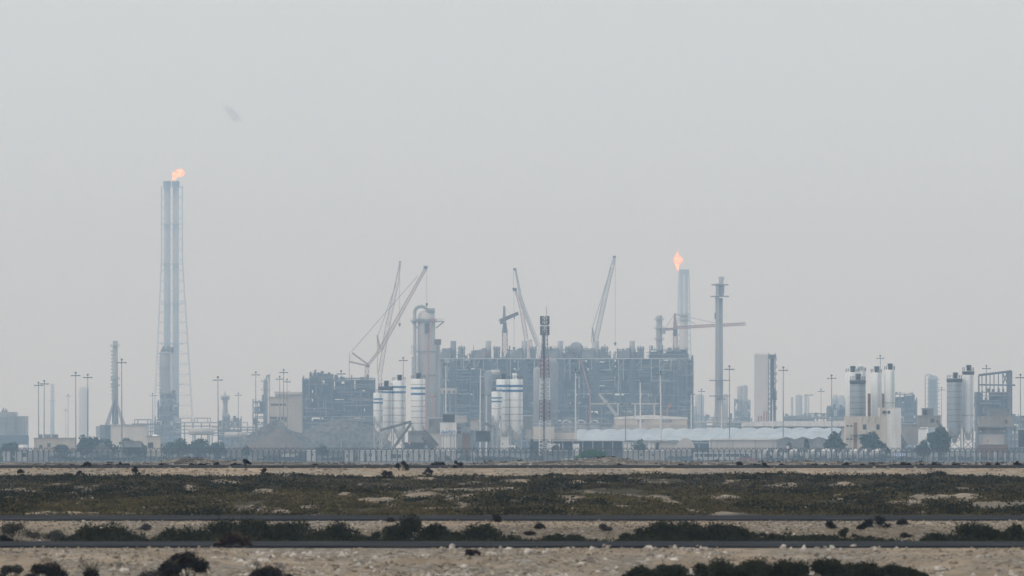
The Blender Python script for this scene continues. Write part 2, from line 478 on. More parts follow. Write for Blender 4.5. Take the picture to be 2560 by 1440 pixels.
def tree(px, base_py, top, wpx, D, label, seed, group=None, name='tree', n=900, leaf=.42, m=None, lean=0):
    v = View(D); x = v.x(px); h = v.z(top); wd = v.s(wpx)/2
    r = random.Random(seed)
    t = thing(name, label, 'tree', (x, D, 0), group)
    tr = MB().tube((x, D, 0), (x+r.uniform(-.3,.3), D, h*.45), .28, .18, 7)
    fork = (x, D, h*.3)
    cl = []
    nb = 9
    for i in range(nb):
        a = r.uniform(0, 6.28); q = r.uniform(.1, .72)
        cx = x + wd*q*math.cos(a); cy = D + wd*q*math.sin(a)
        cz = h*(.40 + .42*r.random()*(1-.5*q))
        s_ = wd*r.uniform(.28,.46)
        cl.append((cx, cy, cz, s_, s_, min(s_*.85, h*.32)))
        if i < 5: tr.tube(fork, (cx, cy, cz), .13, .05, 5)
    cl.append((x, D, h*.78, wd*.45, wd*.45, h*.2)); cl.append((x, D, h*.42, wd*.7, wd*.7, h*.28))
    tr.build('trunk', M['bark'], t)
    V, Fc = leaves(cl, n, leaf, seed)
    V[:,2] = np.maximum(V[:,2], .15)
    np_mesh('crown', V-np.array([x, D, 0]), Fc, m or M['tree']).parent = t
    return t

# ------------------------------------------------------------------ light masts
def mast(px, top, D, label, kind='round', col='steel'):
    v = View(D); x = v.x(px); h = v.z(top)
    t = thing('light_mast', label, 'light mast', (x, D, 0), 'tall floodlight masts')
    MB().frustum(x, D, 0, h-1.3, .42 if col == 'pale' else .27, .22 if col == 'pale' else .13, 10).build('pole', M['white' if col == 'pale' else 'steel'], t)
    hd = MB()
    w_ = 1.75 if kind == 'round' else 2.1
    hd.tube((x-w_, D, h-1.4), (x+w_, D, h-1.4), .08); hd.tube((x, D-w_, h-1.4), (x, D+w_, h-1.4), .08)
    hd.lathe(x, D, [(.85,h-1.5),(.85,h-1.38)], 10)
    if kind == 'round':
        hd.tube((x, D, h-1.3), (x, D, h-.1), .11); hd.ball((x, D, h-.3), .45, 8, 4)
    hd.build('head_frame', M['steel_dark'], t)
    k = 6 if kind == 'round' else 4
    for i in range(k):
        a = math.pi*2*i/k
        cx, cy = x+w_*math.cos(a)*.95, D+w_*math.sin(a)*.95
        MB().box(cx-.28, cx+.28, cy-.25, cy+.25, h-1.7, h-1.3).build('floodlight', M['steel_dark' if col!='lamp' else 'white'], t)
    t.rotation_euler.y = math.radians(random.Random(px).uniform(-.35,.35)); t.rotation_euler.z = random.Random(px+1).uniform(0, 1.0)
    return t

for a in [
 (97, 955, 2650, 'leftmost light mast, a thin grey pole with a dark floodlight head'),
 (110, 951, 2600, 'light mast standing close right of the leftmost mast'),
 (170, 985, 4300, 'small faint light mast between the left pair and the rounded column'),
 (165, 1022, 5400, 'tiny faint light mast low at the foot of the far rounded column'),
 (190, 930, 2500, 'light mast just left of the faint rounded column'),
 (219, 935, 2550, 'light mast standing in front of the faint rounded column'),
 (305, 897, 2350, 'tall dark light mast right beside the flared chimney stack'),
 (382, 983, 3600, 'short faint light mast left of the twin flare stack foot'),
 (546, 941, 2450, 'light mast between the twin flare stack and the dome topped tower'),
 (596, 982, 3500, 'short faint light mast right of the dome footed tower'),
 (639, 929, 2750, 'light mast beside the slim tower left of the beige block'),
 (700, 940, 2900, 'shortest left mast of the three above the beige block, with three round lamps'),
 (709, 923, 2700, 'tallest of the three light masts above the beige block'),
 (718, 947, 3000, 'right one of the three light masts above the beige block'),
 (853, 926, 2600, 'light mast in front of the left process block'),
 (1008, 893, 2700, 'light mast between the lattice cranes and the tall column with an elbow pipe'),
 (1439, 922, 2500, 'pale light mast before the process plant, right of the red and white tower'),
 (1601, 945, 2700, 'pale light mast before the process plant above the white shed'),
 (1652, 928, 2600, 'pale light mast before the right end of the process plant'),
 (1728, 978, 2900, 'light mast at the right edge of the process plant'),
 (1753, 972, 3500, 'small faint light mast between the plant and the tallest grey stack'),
 (1824, 914, 2450, 'light mast close right of the tallest grey stack'),
 (1958, 917, 2550, 'light mast right of the dark stair tower'),
 (2053, 972, 3500, 'small faint light mast among the far columns'),
 (2080, 937, 2500, 'light mast left of the white silo building'),
 (2202, 888, 2900, 'light mast rising behind the white silos of the cream building'),
 (2354, 968, 3400, 'short light mast between the hazy column and the grey silos'),
 (2467, 913, 2700, 'light mast in front of the open steel frame'),
 (2552, 935, 2450, 'light mast at the right end of the view')]:
    mast(a[0], a[1], a[2], a[3], col='pale' if 1400 < a[0] < 1740 else 'steel')
mast(1115, 905, 2900, 'pale light mast above the batching building with the signboard', 'tee', 'pale')
mast(1200, 912, 2900, 'pale light mast in front of the plant, left of the striped right silos', 'tee', 'pale')
mast(1216, 980, 2900, 'short pale light mast touching the striped right silos', 'tee', 'pale')
mast(2022, 980, 3000, 'light mast with a flat T shaped head among far columns', 'tee')
mast(1932, 990, 2900, 'pale light mast in front of the dark stair tower', 'tee', 'pale')
mast(1804, 990, 2900, 'pale light mast in front of the foot of the tallest grey stack', 'tee', 'pale')
mast(1564, 1000, 2350, 'thick grey light mast in front of the white shed', 'tee')

# ------------------------------------------------------------------ flare stack with twin risers
v = View(7200); D = 7200
t = thing('flare_stack', 'very tall hazy twin pipe flare stack inside a slender guy frame', 'flare stack', (v.x(430), D, 0), 'gas flare stacks')
for a, b, o in ((409, 427, 0), (431, 448, 0)):
    cx = v.x((a+b)/2); r = v.s(b-a)/2
    MB().frustum(cx, D, 0, v.z(468), r*.98, r*.9, 14).build('riser', M['shell'], t, True)
    MB().lathe(cx, D, [(r*.9, v.z(468)), (r*1.12, v.z(466)), (r*1.12, v.z(454)), (r*.8, v.z(452))], 14).build('flare_tip', M['steel_dark'], t)
pf = MB()
for py in (468, 560, 660, 760, 860, 960):
    pf.box(v.x(402), v.x(458), D-8, D+8, v.z(py)-.35, v.z(py)+.35)
pf.build('platform', M['steel'], t)
fr = MB()
levels = [(468, 404, 456, 9), (650, 404, 456, 9), (800, 397, 466, 13), (930, 391, 474, 18), (1092, 383, 484, 24)]
def flev(py):
    for (p0,a0,b0,d0),(p1,a1,b1,d1) in zip(levels[:-1], levels[1:]):
        if p0 <= py <= p1:
            f = (py-p0)/(p1-p0); return a0+(a1-a0)*f, b0+(b1-b0)*f, d0+(d1-d0)*f
    return levels[-1][1:]
pys = list(range(468, 1093, 26))
for p0, p1 in zip(pys[:-1], pys[1:]):
    a0,b0,d0 = flev(p0); a1,b1,d1 = flev(p1)
    c0 = [(v.x(a0),D-d0,v.z(p0)),(v.x(b0),D-d0,v.z(p0)),(v.x(b0),D+d0,v.z(p0)),(v.x(a0),D+d0,v.z(p0))]
    c1 = [(v.x(a1),D-d1,v.z(p1)),(v.x(b1),D-d1,v.z(p1)),(v.x(b1),D+d1,v.z(p1)),(v.x(a1),D+d1,v.z(p1))]
    for i in range(4):
        j = (i+1)%4
        fr.bar(c0[i], c1[i], .42); fr.bar(c0[i], c0[j], .26)
        fr.bar(c0[i], c1[j], .18)
fr.build('derrick_frame', M['steel_pale'], t)

def flame(px, D, pts, label):
    """pts: (px offset, py, radius px)"""
    v = View(D); mb = None
    import bmesh
    bm = bmesh.new()
    r = random.Random(px)
    for (ax, ay, rr) in pts:
        mtx = Matrix.Translation((v.x(px+ax), D+r.uniform(-1.5,1.5), v.z(ay))) @ Matrix.Diagonal((.8,.8,r.uniform(1.2,1.9),1))
        bmesh.ops.create_icosphere(bm, subdivisions=3, radius=v.s(rr)*.80, matrix=mtx)
    c = Vector((v.x(px+pts[0][0]), D, v.z(pts[0][1])))
    for q in bm.verts:
        n1 = fbm(np.array([q.co.x*.35+q.co.y*.2]), np.array([q.co.z*.3]), 3, px)[0]
        q.co.x += 3.4*n1; q.co.z += 3.6*fbm(np.array([q.co.x*.5]), np.array([q.co.z*.4+9]), 3, px+5)[0]
        q.co -= c
    me = bpy.data.meshes.new('flare_flame'); bm.to_mesh(me); bm.free()
    m = bpy.data.materials.get('flame')
    if not m:
        m = bpy.data.materials.new('flame'); m.use_nodes = True
        n = m.node_tree.nodes; l = m.node_tree.links; n.clear()
        em = n.new('ShaderNodeEmission'); o_ = n.new('ShaderNodeOutputMaterial')
        no = n.new('ShaderNodeTexNoise'); no.inputs['Scale'].default_value = .35; no.inputs['Detail'].default_value = 4
        g = n.new('ShaderNodeNewGeometry'); l.new(g.outputs['Position'], no.inputs['Vector'])
        rp = n.new('ShaderNodeValToRGB')
        rp.color_ramp.elements[0].position = .38; rp.color_ramp.elements[0].color = (1,.22,.06,1)
        rp.color_ramp.elements[1].position = .62; rp.color_ramp.elements[1].color = (1,.50,.18,1)
        l.new(no.outputs['Fac'], rp.inputs[0]); l.new(rp.outputs[0], em.inputs['Color'])
        em.inputs['Strength'].default_value = 2.9
        l.new(em.outputs[0], o_.inputs['Surface'])
    me.materials.append(m)
    for p in me.polygons: p.use_smooth = True
    o = bpy.data.objects.new('flare_flame', me); COL.objects.link(o); o.location = place(c)
    return tag(o, label, 'flame', 'flames of the gas flares')
flame(431, 7185, [(2,448,3.5),(3,442,5),(6,437,5.5),(10,434,6),(14,430,6),(19,432,6.5),(24,435,4.5),(27,430,3),(21,426,3.5),(8,443,4),(1,433,2.2)],
      'orange flame blown right above the twin pipe flare stack on the left')
flame(1692, 7600, [(5,669,3.5),(3,664,5),(0,658,6),(-3,651,7),(2,648,7),(7,652,5.5),(1,640,5),(-1,634,3.2),(2,629,1.8),(12,652,2.5),(-8,655,3)],
      'upright orange flame above the hazy right stack behind the plant')

# second flare, right
v = View(8000); D = 8000
t = thing('flare_stack', 'hazy square flare stack behind the right end of the plant', 'flare stack', (v.x(1710), D, 0), 'gas flare stacks')
MB().frustum(v.x(1704), D, 0, v.z(684), v.s(5.5), v.s(5), 12).build('riser', M['shell'], t, True)
MB().frustum(v.x(1716), D, 0, v.z(684), v.s(5), v.s(4.5), 12).build('riser', M['shell'], t, True)
MB().box(v.x(1698), v.x(1723), D-6, D+6, v.z(686), v.z(674)).build('flare_tip', M['steel'], t)
MB().lattice((v.x(1710),D,0), (v.x(1710),D,v.z(686)), v.s(46), v.s(25), 26, .9, .5).build('derrick_frame', M['steel_pale'], t)

# ------------------------------------------------------------------ columns, chimneys
def ladder_platforms(v, D, cx, r, rows_, t, w_=1.0, name='platform', m='steel'):
    for py in rows_:
        mb = MB().lathe(cx, D, [(r+w_, v.z(py)-.15), (r+w_, v.z(py)+.15)], 12)
        for i in range(10):
            a = 2*math.pi*i/10
            mb.bar((cx+(r+w_)*math.cos(a), D+(r+w_)*math.sin(a), v.z(py)), (cx+(r+w_)*math.cos(a), D+(r+w_)*math.sin(a), v.z(py)+1.2), .14)
        mb.lathe(cx, D, [(r+w_, v.z(py)+1.15), (r+w_, v.z(py)+1.27)], 12, False)
        mb.build(name, M[m], t)

# flared chimney
v = View(3900); D = 3900; cx = v.x(288)
t = thing('chimney_stack', 'grey chimney stack on splayed tripod legs with ladder cages', 'chimney', (cx, D, 0))
MB().frustum(cx, D, v.z(1060), v.z(852), v.s(8), v.s(6.2), 14).build('shaft', M['shell'], t, True)
for sx, sy in ((-1,-.3),(1,-.3),(0,1)):
    MB().prism([(cx+sx*v.s(2), v.z(1000)), (cx+sx*v.s(9), v.z(1015)), (cx+sx*v.s(26)+.1, v.z(1062)), (cx+sx*v.s(15)+.1, v.z(1064))] if sx else
               [(cx-v.s(4), v.z(1000)), (cx+v.s(4), v.z(1000)), (cx+v.s(5), v.z(1062)), (cx-v.s(5), v.z(1062))],
               D+sy*v.s(12)-2, D+sy*v.s(12)+2).build('leg', M['shell'], t)
ladder_platforms(v, D, cx, v.s(7), (866, 948, 965, 1030), t, 1.0)
lad = MB()
for py in range(880, 1000, 9): lad.box(cx-v.s(10.5), cx-v.s(6.5), D-1.2, D+.4, v.z(py), v.z(py)+v.s(3))
lad.build('ladder_cage', M['steel'], t)
v2 = v
b = thing('furnace_block', 'dark low furnace block under the tripod legs of the grey chimney', 'furnace', (v.x(262), D, 0))
MB().box(v.x(249), v.x(276), D+4, D+30, 0, v.z(1062)).build('housing', M['steel_dark'], b)
mb = MB()
for i in range(6): mb.tube((v.x(240), D-4+i, v.z(1068+i*5)), (v.x(262), D-4+i, v.z(1066+i*5)), .5)
mb.build('duct', M['steel'], b)

# far faint columns at left
v = View(8200); D = 8200
t = thing('chimney_stack', 'thin very faint column far left between two light masts', 'chimney', (v.x(130), D, 0))
MB().frustum(v.x(131), D, 0, v.z(960), v.s(6), v.s(4.5), 12).build('shaft', M['shell'], t, True)
MB().lathe(v.x(131), D, [(v.s(8.5),v.z(1003)),(v.s(8.5),v.z(1001))], 12).build('platform', M['steel'], t)
v = View(8600); D = 8600
t = thing('storage_column', 'broad very faint rounded column behind the left light masts', 'column', (v.x(208), D, 0))
r = v.s(11.5)
MB().lathe(v.x(208), D, [(r,0),(r,v.z(976)),(r*.8,v.z(970)),(r*.4,v.z(967)),(.1,v.z(966))], 20, False).build('shell', M['shell_pale'], t, True)
MB().box(v.x(218)-1, v.x(222), D-3, D, 0, v.z(972)).build('ladder', M['steel'], t)

# column in front of the left flare
v = View(4600); D = 4600; cx = v.x(416)
t = thing('process_column', 'stout grey process column in front of the twin flare stack foot', 'column', (cx, D, 0), 'process columns')
MB().lathe(cx, D, [(v.s(12.5),0),(v.s(13),v.z(990)),(v.s(14),v.z(985)),(v.s(15.5),v.z(915)),(v.s(16.5),v.z(885)),(v.s(14),v.z(881)),(v.s(5),v.z(878))], 18).build('shell', M['shell'], t, True)
MB().frustum(cx+v.s(13), D-6, 0, v.z(884), v.s(2.2), v.s(2.2), 8).build('pipe', M['shell_pale'], t, True)
ladder_platforms(v, D, cx, v.s(15), (884, 922), t, 1.2)
mb = MB()
rr = random.Random(5)
for i in range(16):
    x = v.x(rr.uniform(401, 430)); mb.box(x, x+v.s(rr.uniform(1.5,5)), D-2, D+2, v.z(881), v.z(rr.uniform(864, 878)))
mb.build('head_gear', M['steel'], t)
mb = MB()
for py in range(895, 990, 8): mb.box(cx-v.s(18), cx-v.s(14), D-2, D+1, v.z(py), v.z(py)+v.s(4))
mb.build('ladder_cage', M['steel'], t)

def gen(v, x0p, x1p, top, bot, D, depth, seed, bay=5.5, fl=5.0, dens=1.0, out=None, rough=6, core=None):
    """multi-storey process steel: returns four builders (frame, decks, equipment, pipes)"""
    r = random.Random(seed)
    x0, x1, z0, z1 = v.x(x0p), v.x(x1p), (0 if bot >= 1062 else max(0, v.z(bot))), v.z(top)
    fr, dk, eq, pp = out or (MB(), MB(), MB(), MB())
    nb = max(1, round((x1-x0)/bay)); bx = (x1-x0)/nb
    nf = max(1, round((z1-z0)/fl)); fz = (z1-z0)/nf
    nd = max(1, round(depth/8.0)); dy = depth/nd
    XB = [x0] + [x0+(i+r.uniform(-.33,.33))*bx for i in range(1, nb)] + [x1]
    ZB = [z0] + [z0+(k+r.uniform(-.25,.25))*fz for k in range(1, nf)] + [z1]
    for j in range(nd+1):
        y = D+j*dy
        for i in range(nb+1): fr.bar((XB[i], y, z0), (XB[i], y, z1+r.choice((0,0,0,1.5,3))), r.choice((.3,.4,.6)))
        if j in (0, nd):
            for k in range(1, nf+1):
                for i in range(nb):
                    if k == nf or r.random() < .72:
                        zz = ZB[k]+r.choice((0,0,0,-.8,.7))
                        fr.bar((XB[i], y, zz), (XB[i+1], y, zz), r.choice((.22,.3,.42)))
                        if j == 0 and r.random() < .5: fr.bar((XB[i], y-.6, zz+1.1), (XB[i+1], y-.6, zz+1.1), .12)
        if j == 0:
            for i in range(nb):
                for k in range(nf):
                    if r.random() < .22:
                        fr.bar((x0+i*bx, y, z0+k*fz), (x0+(i+1)*bx, y, z0+(k+1)*fz), .22)
    for k in range(1, nf+1):
        if r.random() < .8 or k == nf:
            a = x0 + (r.random()*.2*(x1-x0) if r.random() < .4 else 0)
            dk.box(a, x1, D+.4, D+depth-.4, z0+k*fz-.25, z0+k*fz-.02)
    for i in range(nb):
        for k in range(nf):
            for j in range(nd):
                if r.random() < .62*dens:
                    cx = x0+(i+.5)*bx+r.uniform(-1,1); cy = D+(j+.5)*dy; h = fz*r.uniform(.3,.88); z = z0+k*fz
                    t_ = r.random()
                    if t_ < .5:
                        w_ = bx*r.uniform(.25,.62); eq.box(cx-w_/2, cx+w_/2, cy-2.5, cy+2.5, z+.1, z+h)
                    elif t_ < .8: eq.lathe(cx, cy, [(bx*.2,z+.1),(bx*.22,z+h*.85),(bx*.08,z+h)], 9)
                    else: eq.tube((cx-bx*.45, cy, z+h*.6), (cx+bx*.45, cy, z+h*.6), min(1.3, h*.35), None, 9)
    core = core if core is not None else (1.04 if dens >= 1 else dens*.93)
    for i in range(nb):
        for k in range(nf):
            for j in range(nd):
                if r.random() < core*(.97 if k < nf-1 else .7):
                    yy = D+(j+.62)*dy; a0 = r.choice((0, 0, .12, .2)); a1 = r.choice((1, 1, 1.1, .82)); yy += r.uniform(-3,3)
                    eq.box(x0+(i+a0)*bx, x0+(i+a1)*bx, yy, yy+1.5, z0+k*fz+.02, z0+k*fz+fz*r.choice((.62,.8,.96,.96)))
    for i in range(int(nb*nf*1.1*dens)):
        z = r.uniform(z0+1, z1-.5); a = r.uniform(x0, x1-bx); L = r.uniform(bx, bx*3.5); y = D-r.uniform(.8, 1.6)
        rad = r.uniform(.15,.38)
        if r.random() < .7: pp.tube((a, y, z), (min(a+L, x1), y, z), rad, None, 6)
        else: pp.tube((a, y, z), (a, y, min(z+L*.7, z1+1.5)), rad, None, 6)
    zm = (z0+z1)/2; pp.tube((x0, D-1.2, zm), (x1, D-1.2, zm), .3, None, 6)
    for i in range(int(nb*rough/6)):
        a = r.uniform(x0, x1-1); h = r.choice((1,1.5,2,3,4))*r.uniform(.6,1.1)
        if r.random() < .5: eq.box(a, a+r.uniform(.6,2.5), D+r.uniform(0,depth*.7), D+depth*.8, z1, z1+h)
        else: eq.frustum(a, D+depth*.3, z1, z1+h*1.3, r.uniform(.2,.9), r.uniform(.2,.7), 8)
    return fr, dk, eq, pp
def gen_build(o, t, fm='plant_frame', em='plant_core', pm='steel', dm='steel_dark'):
    n = len(o[2].v); o[2].v += o[1].v; o[2].f += [tuple(q+n for q in f) for f in o[1].f]
    o[0].build('steel_frame', M[fm], t)
    o[2].build('equipment_decks', M[em], t, False); o[3].build('pipework', M[pm], t)

# gear round the left column foot
v = View(4500); D = 4500
t = thing('process_unit', 'dark stepped process structure round the foot of the stout column', 'process unit', (v.x(420), D, 0), 'process structures')
o = gen(v, 388, 452, 1052, 1100, D-14, 12, 3, 4.5, 4)
gen(v, 396, 446, 1010, 1052, D-10, 10, 4, 3.5, 4, .9, o)
gen(v, 402, 440, 985, 1010, D-9, 8, 5, 3.5, 4, .6, o)
gen_build(o, t)
# pipe racks of the left plain
def rack(x0p, x1p, top, bot, D, label, seed, n=4, pm='shell_pale'):
    v = View(D); r = random.Random(seed); x0, x1 = v.x(x0p), v.x(x1p)
    t = thing('pipe_rack', label, 'pipe rack', ((x0+x1)/2, D, 0), 'pipe racks')
    fr = MB(); z1, z0 = v.z(top), v.z(bot)
    k = int((x1-x0)/7)+1
    for i in range(k+1):
        x = x0+(x1-x0)*i/k
        for y in (D, D+6): fr.bar((x,y,0),(x,y,z1), .45)
        for q in range(n): fr.bar((x,D,z0+(z1-z0)*q/max(1,n-1)), (x,D+6,z0+(z1-z0)*q/max(1,n-1)), .35)
    fr.build('rack_frame', M['steel'], t)
    for q in range(n):
        pp = MB(); z = z0+(z1-z0)*q/max(1,n-1)+.5
        for y in range(4):
            a = x0 + (r.random()*.3*(x1-x0) if y else 0)
            pp.tube((a, D+.6+y*1.5, z), (x1-(r.random()*.2*(x1-x0) if y else 0), D+.6+y*1.5, z), r.uniform(.3,.55), None, 8)
        pp.build('pipe_run', M[pm if q % 2 else 'shell'], t, True)
    lp = MB()
    for i in range(3):
        a = r.uniform(x0, x1-14)
        lp.pipe([(a, D-1, z1), (a, D-1, z1+3.5), (a+9, D-1, z1+3.5), (a+9, D-1, z1)], .35)
    lp.build('expansion_loop', M[pm], t)
    return t
rack(440, 545, 1058, 1085, 4200, 'pale pipe rack right of the left flare foot', 1)
rack(330, 400, 1062, 1090, 4200, 'dark pipe rack left of the stout column', 2, pm='steel')
rack(530, 640, 1070, 1090, 4000, 'pipe rack under the dome footed tower', 3)
rack(1735, 1880, 1058, 1085, 3700, 'pipe rack behind the pale tents, right of the plant', 4)
rack(1330, 1560, 1062, 1090, 3500, 'long pipe rack at the foot of the process plant', 5, pm='steel')
rack(1960, 2110, 1048, 1072, 3900, 'pipe rack behind the long low warehouse', 6, pm='steel')

v = View(3700); D = 3700
t = thing('storage_tank', 'wide low pale storage tank behind the trees at left', 'tank', (v.x(318), D, 0))
MB().box(v.x(277), v.x(366), D, D+40, 0, v.z(1064)).build('wall', M['cream'], t)
MB().box(v.x(275), v.x(368), D-.6, D+40.5, v.z(1064), v.z(1061)).build('roof', M['shell'], t)
def hvessel(px0, px1, top, bot, D, label, m='shell_pale', name='horizontal_vessel'):
    v = View(D); r = v.s(bot-top)/2; zc = v.z((top+bot)/2); x0, x1 = v.x(px0), v.x(px1)
    t = thing(name, label, 'vessel', ((x0+x1)/2, D, 0), 'horizontal vessels')
    mb = MB().tube((x0+r*.5, D, zc), (x1-r*.5, D, zc), r, None, 16)
    mb.ball((x0+r*.5, D, zc), r*.995, 14, 8, sx=.5); mb.ball((x1-r*.5, D, zc), r*.995, 14, 8, sx=.5)
    mb.build('shell', M[m], t, True)
    for x in (x0+(x1-x0)*.25, x0+(x1-x0)*.75):
        MB().box(x-.5, x+.5, D-r*.7, D+r*.7, 0, zc-r*.6).build('saddle', M['steel'], t)
    return t
hvessel(471, 536, 1070, 1088, 3900, 'pale horizontal vessel beside the light mast right of the left flare')
hvessel(560, 620, 1080, 1094, 3700, 'pale horizontal vessel left of the big gravel heaps')

# dome footed tower
v = View(4100); D = 4100; cx = v.x(563)
t = thing('process_column', 'slim tower with a wide head and a domed foot, left of the gravel heaps', 'column', (cx, D, 0), 'process columns')
MB().lathe(cx, D, [(v.s(7.5),0),(v.s(7.5),v.z(1035)),(v.s(5.5),v.z(1015)),(v.s(7),v.z(1000)),(v.s(8.5),v.z(997)),(v.s(8),v.z(992)),(v.s(3),v.z(989)),(v.s(1.2),v.z(982)),(.3,v.z(978))], 14).build('shell', M['shell'], t, True)
MB().ball((v.x(566), D-3, v.z(1042)), v.s(10), 16, 10).build('dome', M['steel'], t, True)
ladder_platforms(v, D, cx, v.s(7.5), (993, 999), t, 1.0)
v = View(4000); D = 4000
t = thing('process_unit', 'low dark process structure under the dome footed tower', 'process unit', (v.x(575), D, 0), 'process structures')
gen_build(gen(v, 545, 602, 1052, 1100, D, 10, 9, 4, 4), t)
v = View(4000); D = 4000; cx = v.x(664)
t = thing('process_column', 'slender tower with a curled pipe top beside an open stair frame', 'column', (cx, D, 0), 'process columns')
MB().lathe(cx, D, [(v.s(6),0),(v.s(5.5),v.z(975)),(v.s(6),v.z(972)),(v.s(5.5),v.z(953)),(v.s(3),v.z(947))], 12).build('shell', M['shell'], t, True)
MB().pipe([(cx+v.s(2),D,v.z(950)),(cx+v.s(3),D,v.z(940)),(cx+v.s(9),D,v.z(938)),(cx+v.s(9),D,v.z(948))], .7).build('pipe', M['shell'], t)
MB().frustum(cx+v.s(9), D+2, 0, v.z(948), .5, .5, 8).build('downpipe', M['shell_pale'], t, True)
ladder_platforms(v, D, cx, v.s(6), (954, 976, 1000), t, 1.2)
t = thing('process_unit', 'open stair frame standing left of the slender curled pipe tower', 'process unit', (v.x(648), D, 0), 'process structures')
gen_build(gen(v, 633, 662, 1003, 1100, D-8, 8, 14, 3.7, 4, .55), t)

# beige block
v = View(3300); D = 3300
t = thing('industrial_building', 'beige block with two rows of dark windows above the gravel heap', 'building', (v.x(696), D, 0), 'industrial buildings')
MB().box(v.x(674), v.x(719), D, D+25, 0, v.z(994)).build('wall', M['cream2'], t)
MB().box(v.x(672.5), v.x(720.5), D-.5, D+25.5, v.z(994), v.z(992)).build('roof', M['concrete'], t)
for a, b, c, d in ((677,697,1009,1014),(700,706,1009,1014),(709,715,1009,1014),(675,692,1042,1048),(695,699,1042,1055),(703,708,1042,1050),(711,716,1042,1055),(675,692,1051,1056)):
    MB().box(v.x(a), v.x(b), D-.15, D+.4, v.z(d), v.z(c)).build('window', M['glass'], t)
v = View(3700); D = 3700
t = thing('industrial_building', 'long pale roofed hall behind the beige block', 'building', (v.x(722), D, 0), 'industrial buildings')
MB().box(v.x(688), v.x(755), D, D+30, 0, v.z(986)).build('wall', M['cream2'], t)
MB().prism([(v.x(686), v.z(986)), (v.x(757), v.z(986)), (v.x(757), v.z(980)), (v.x(686), v.z(979))], D-1, D+31).build('roof', M['cream'], t)

# far left grey unit
v = View(3900); D = 3900
t = thing('process_unit', 'grey block shaped plant unit at the left edge of the view', 'process unit', (v.x(20), D, 0), 'process structures')
MB().box(v.x(-60), v.x(37), D, D+40, 0, v.z(1030)).build('housing', M['shell'], t)
MB().box(v.x(37), v.x(64), D+4, D+36, 0, v.z(1040)).build('annex', M['shell'], t)
MB().box(v.x(-60), v.x(72), D-8, D, 0, v.z(1088)).build('plinth', M['steel_dark'], t)
o = gen(v, -58, 62, 1042, 1088, D-3, 2.5, 21, 6, 6, .2, None, 1)
o[0].build('steel_frame', M['steel'], t); o[3].build('pipework', M['steel'], t)
mb = MB()
for i in range(5): mb.box(v.x(3+i*3), v.x(5+i*3), D+5, D+12, v.z(1030), v.z(1030-(6,11,4,9,5)[i]))
mb.build('roof_vents', M['steel'], t)
# ------------------------------------------------------------------ left process block
v = View(3650); D = 3650
t = thing('process_unit', 'dense dark process block left of the striped silos, higher at its left end', 'process unit', (v.x(845), D, 0), 'process structures')
o = gen(v, 757, 935, 950, 1100, D, 26, 31, 6, 5.2, 1.0)
gen(v, 775, 831, 935, 950, D+2, 14, 32, 4.5, 4, 1.0, o, 12)
gen_build(o, t)
mb = MB()
r = random.Random(3)
for i in range(26): mb.lathe(v.x(846+i*3.4), D+6, [(v.s(1.5),v.z(948)),(v.s(1.6),v.z(944))], 8)
mb.build('fan_bank', M['steel'], t)
mb = MB()
for px in (776, 786, 797, 806, 815, 823): mb.frustum(v.x(px), D+6, v.z(942), v.z(r.uniform(930,936)), v.s(3), v.s(2.4), 10)
mb.build('roof_vessels', M['steel_dark'], t)
v = View(3750); D = 3750
t = thing('process_unit', 'mid grey process structure right behind the beige block', 'process unit', (v.x(740), D, 0), 'process structures')
gen_build(gen(v, 722, 760, 990, 1100, D, 20, 36, 5, 5), t)

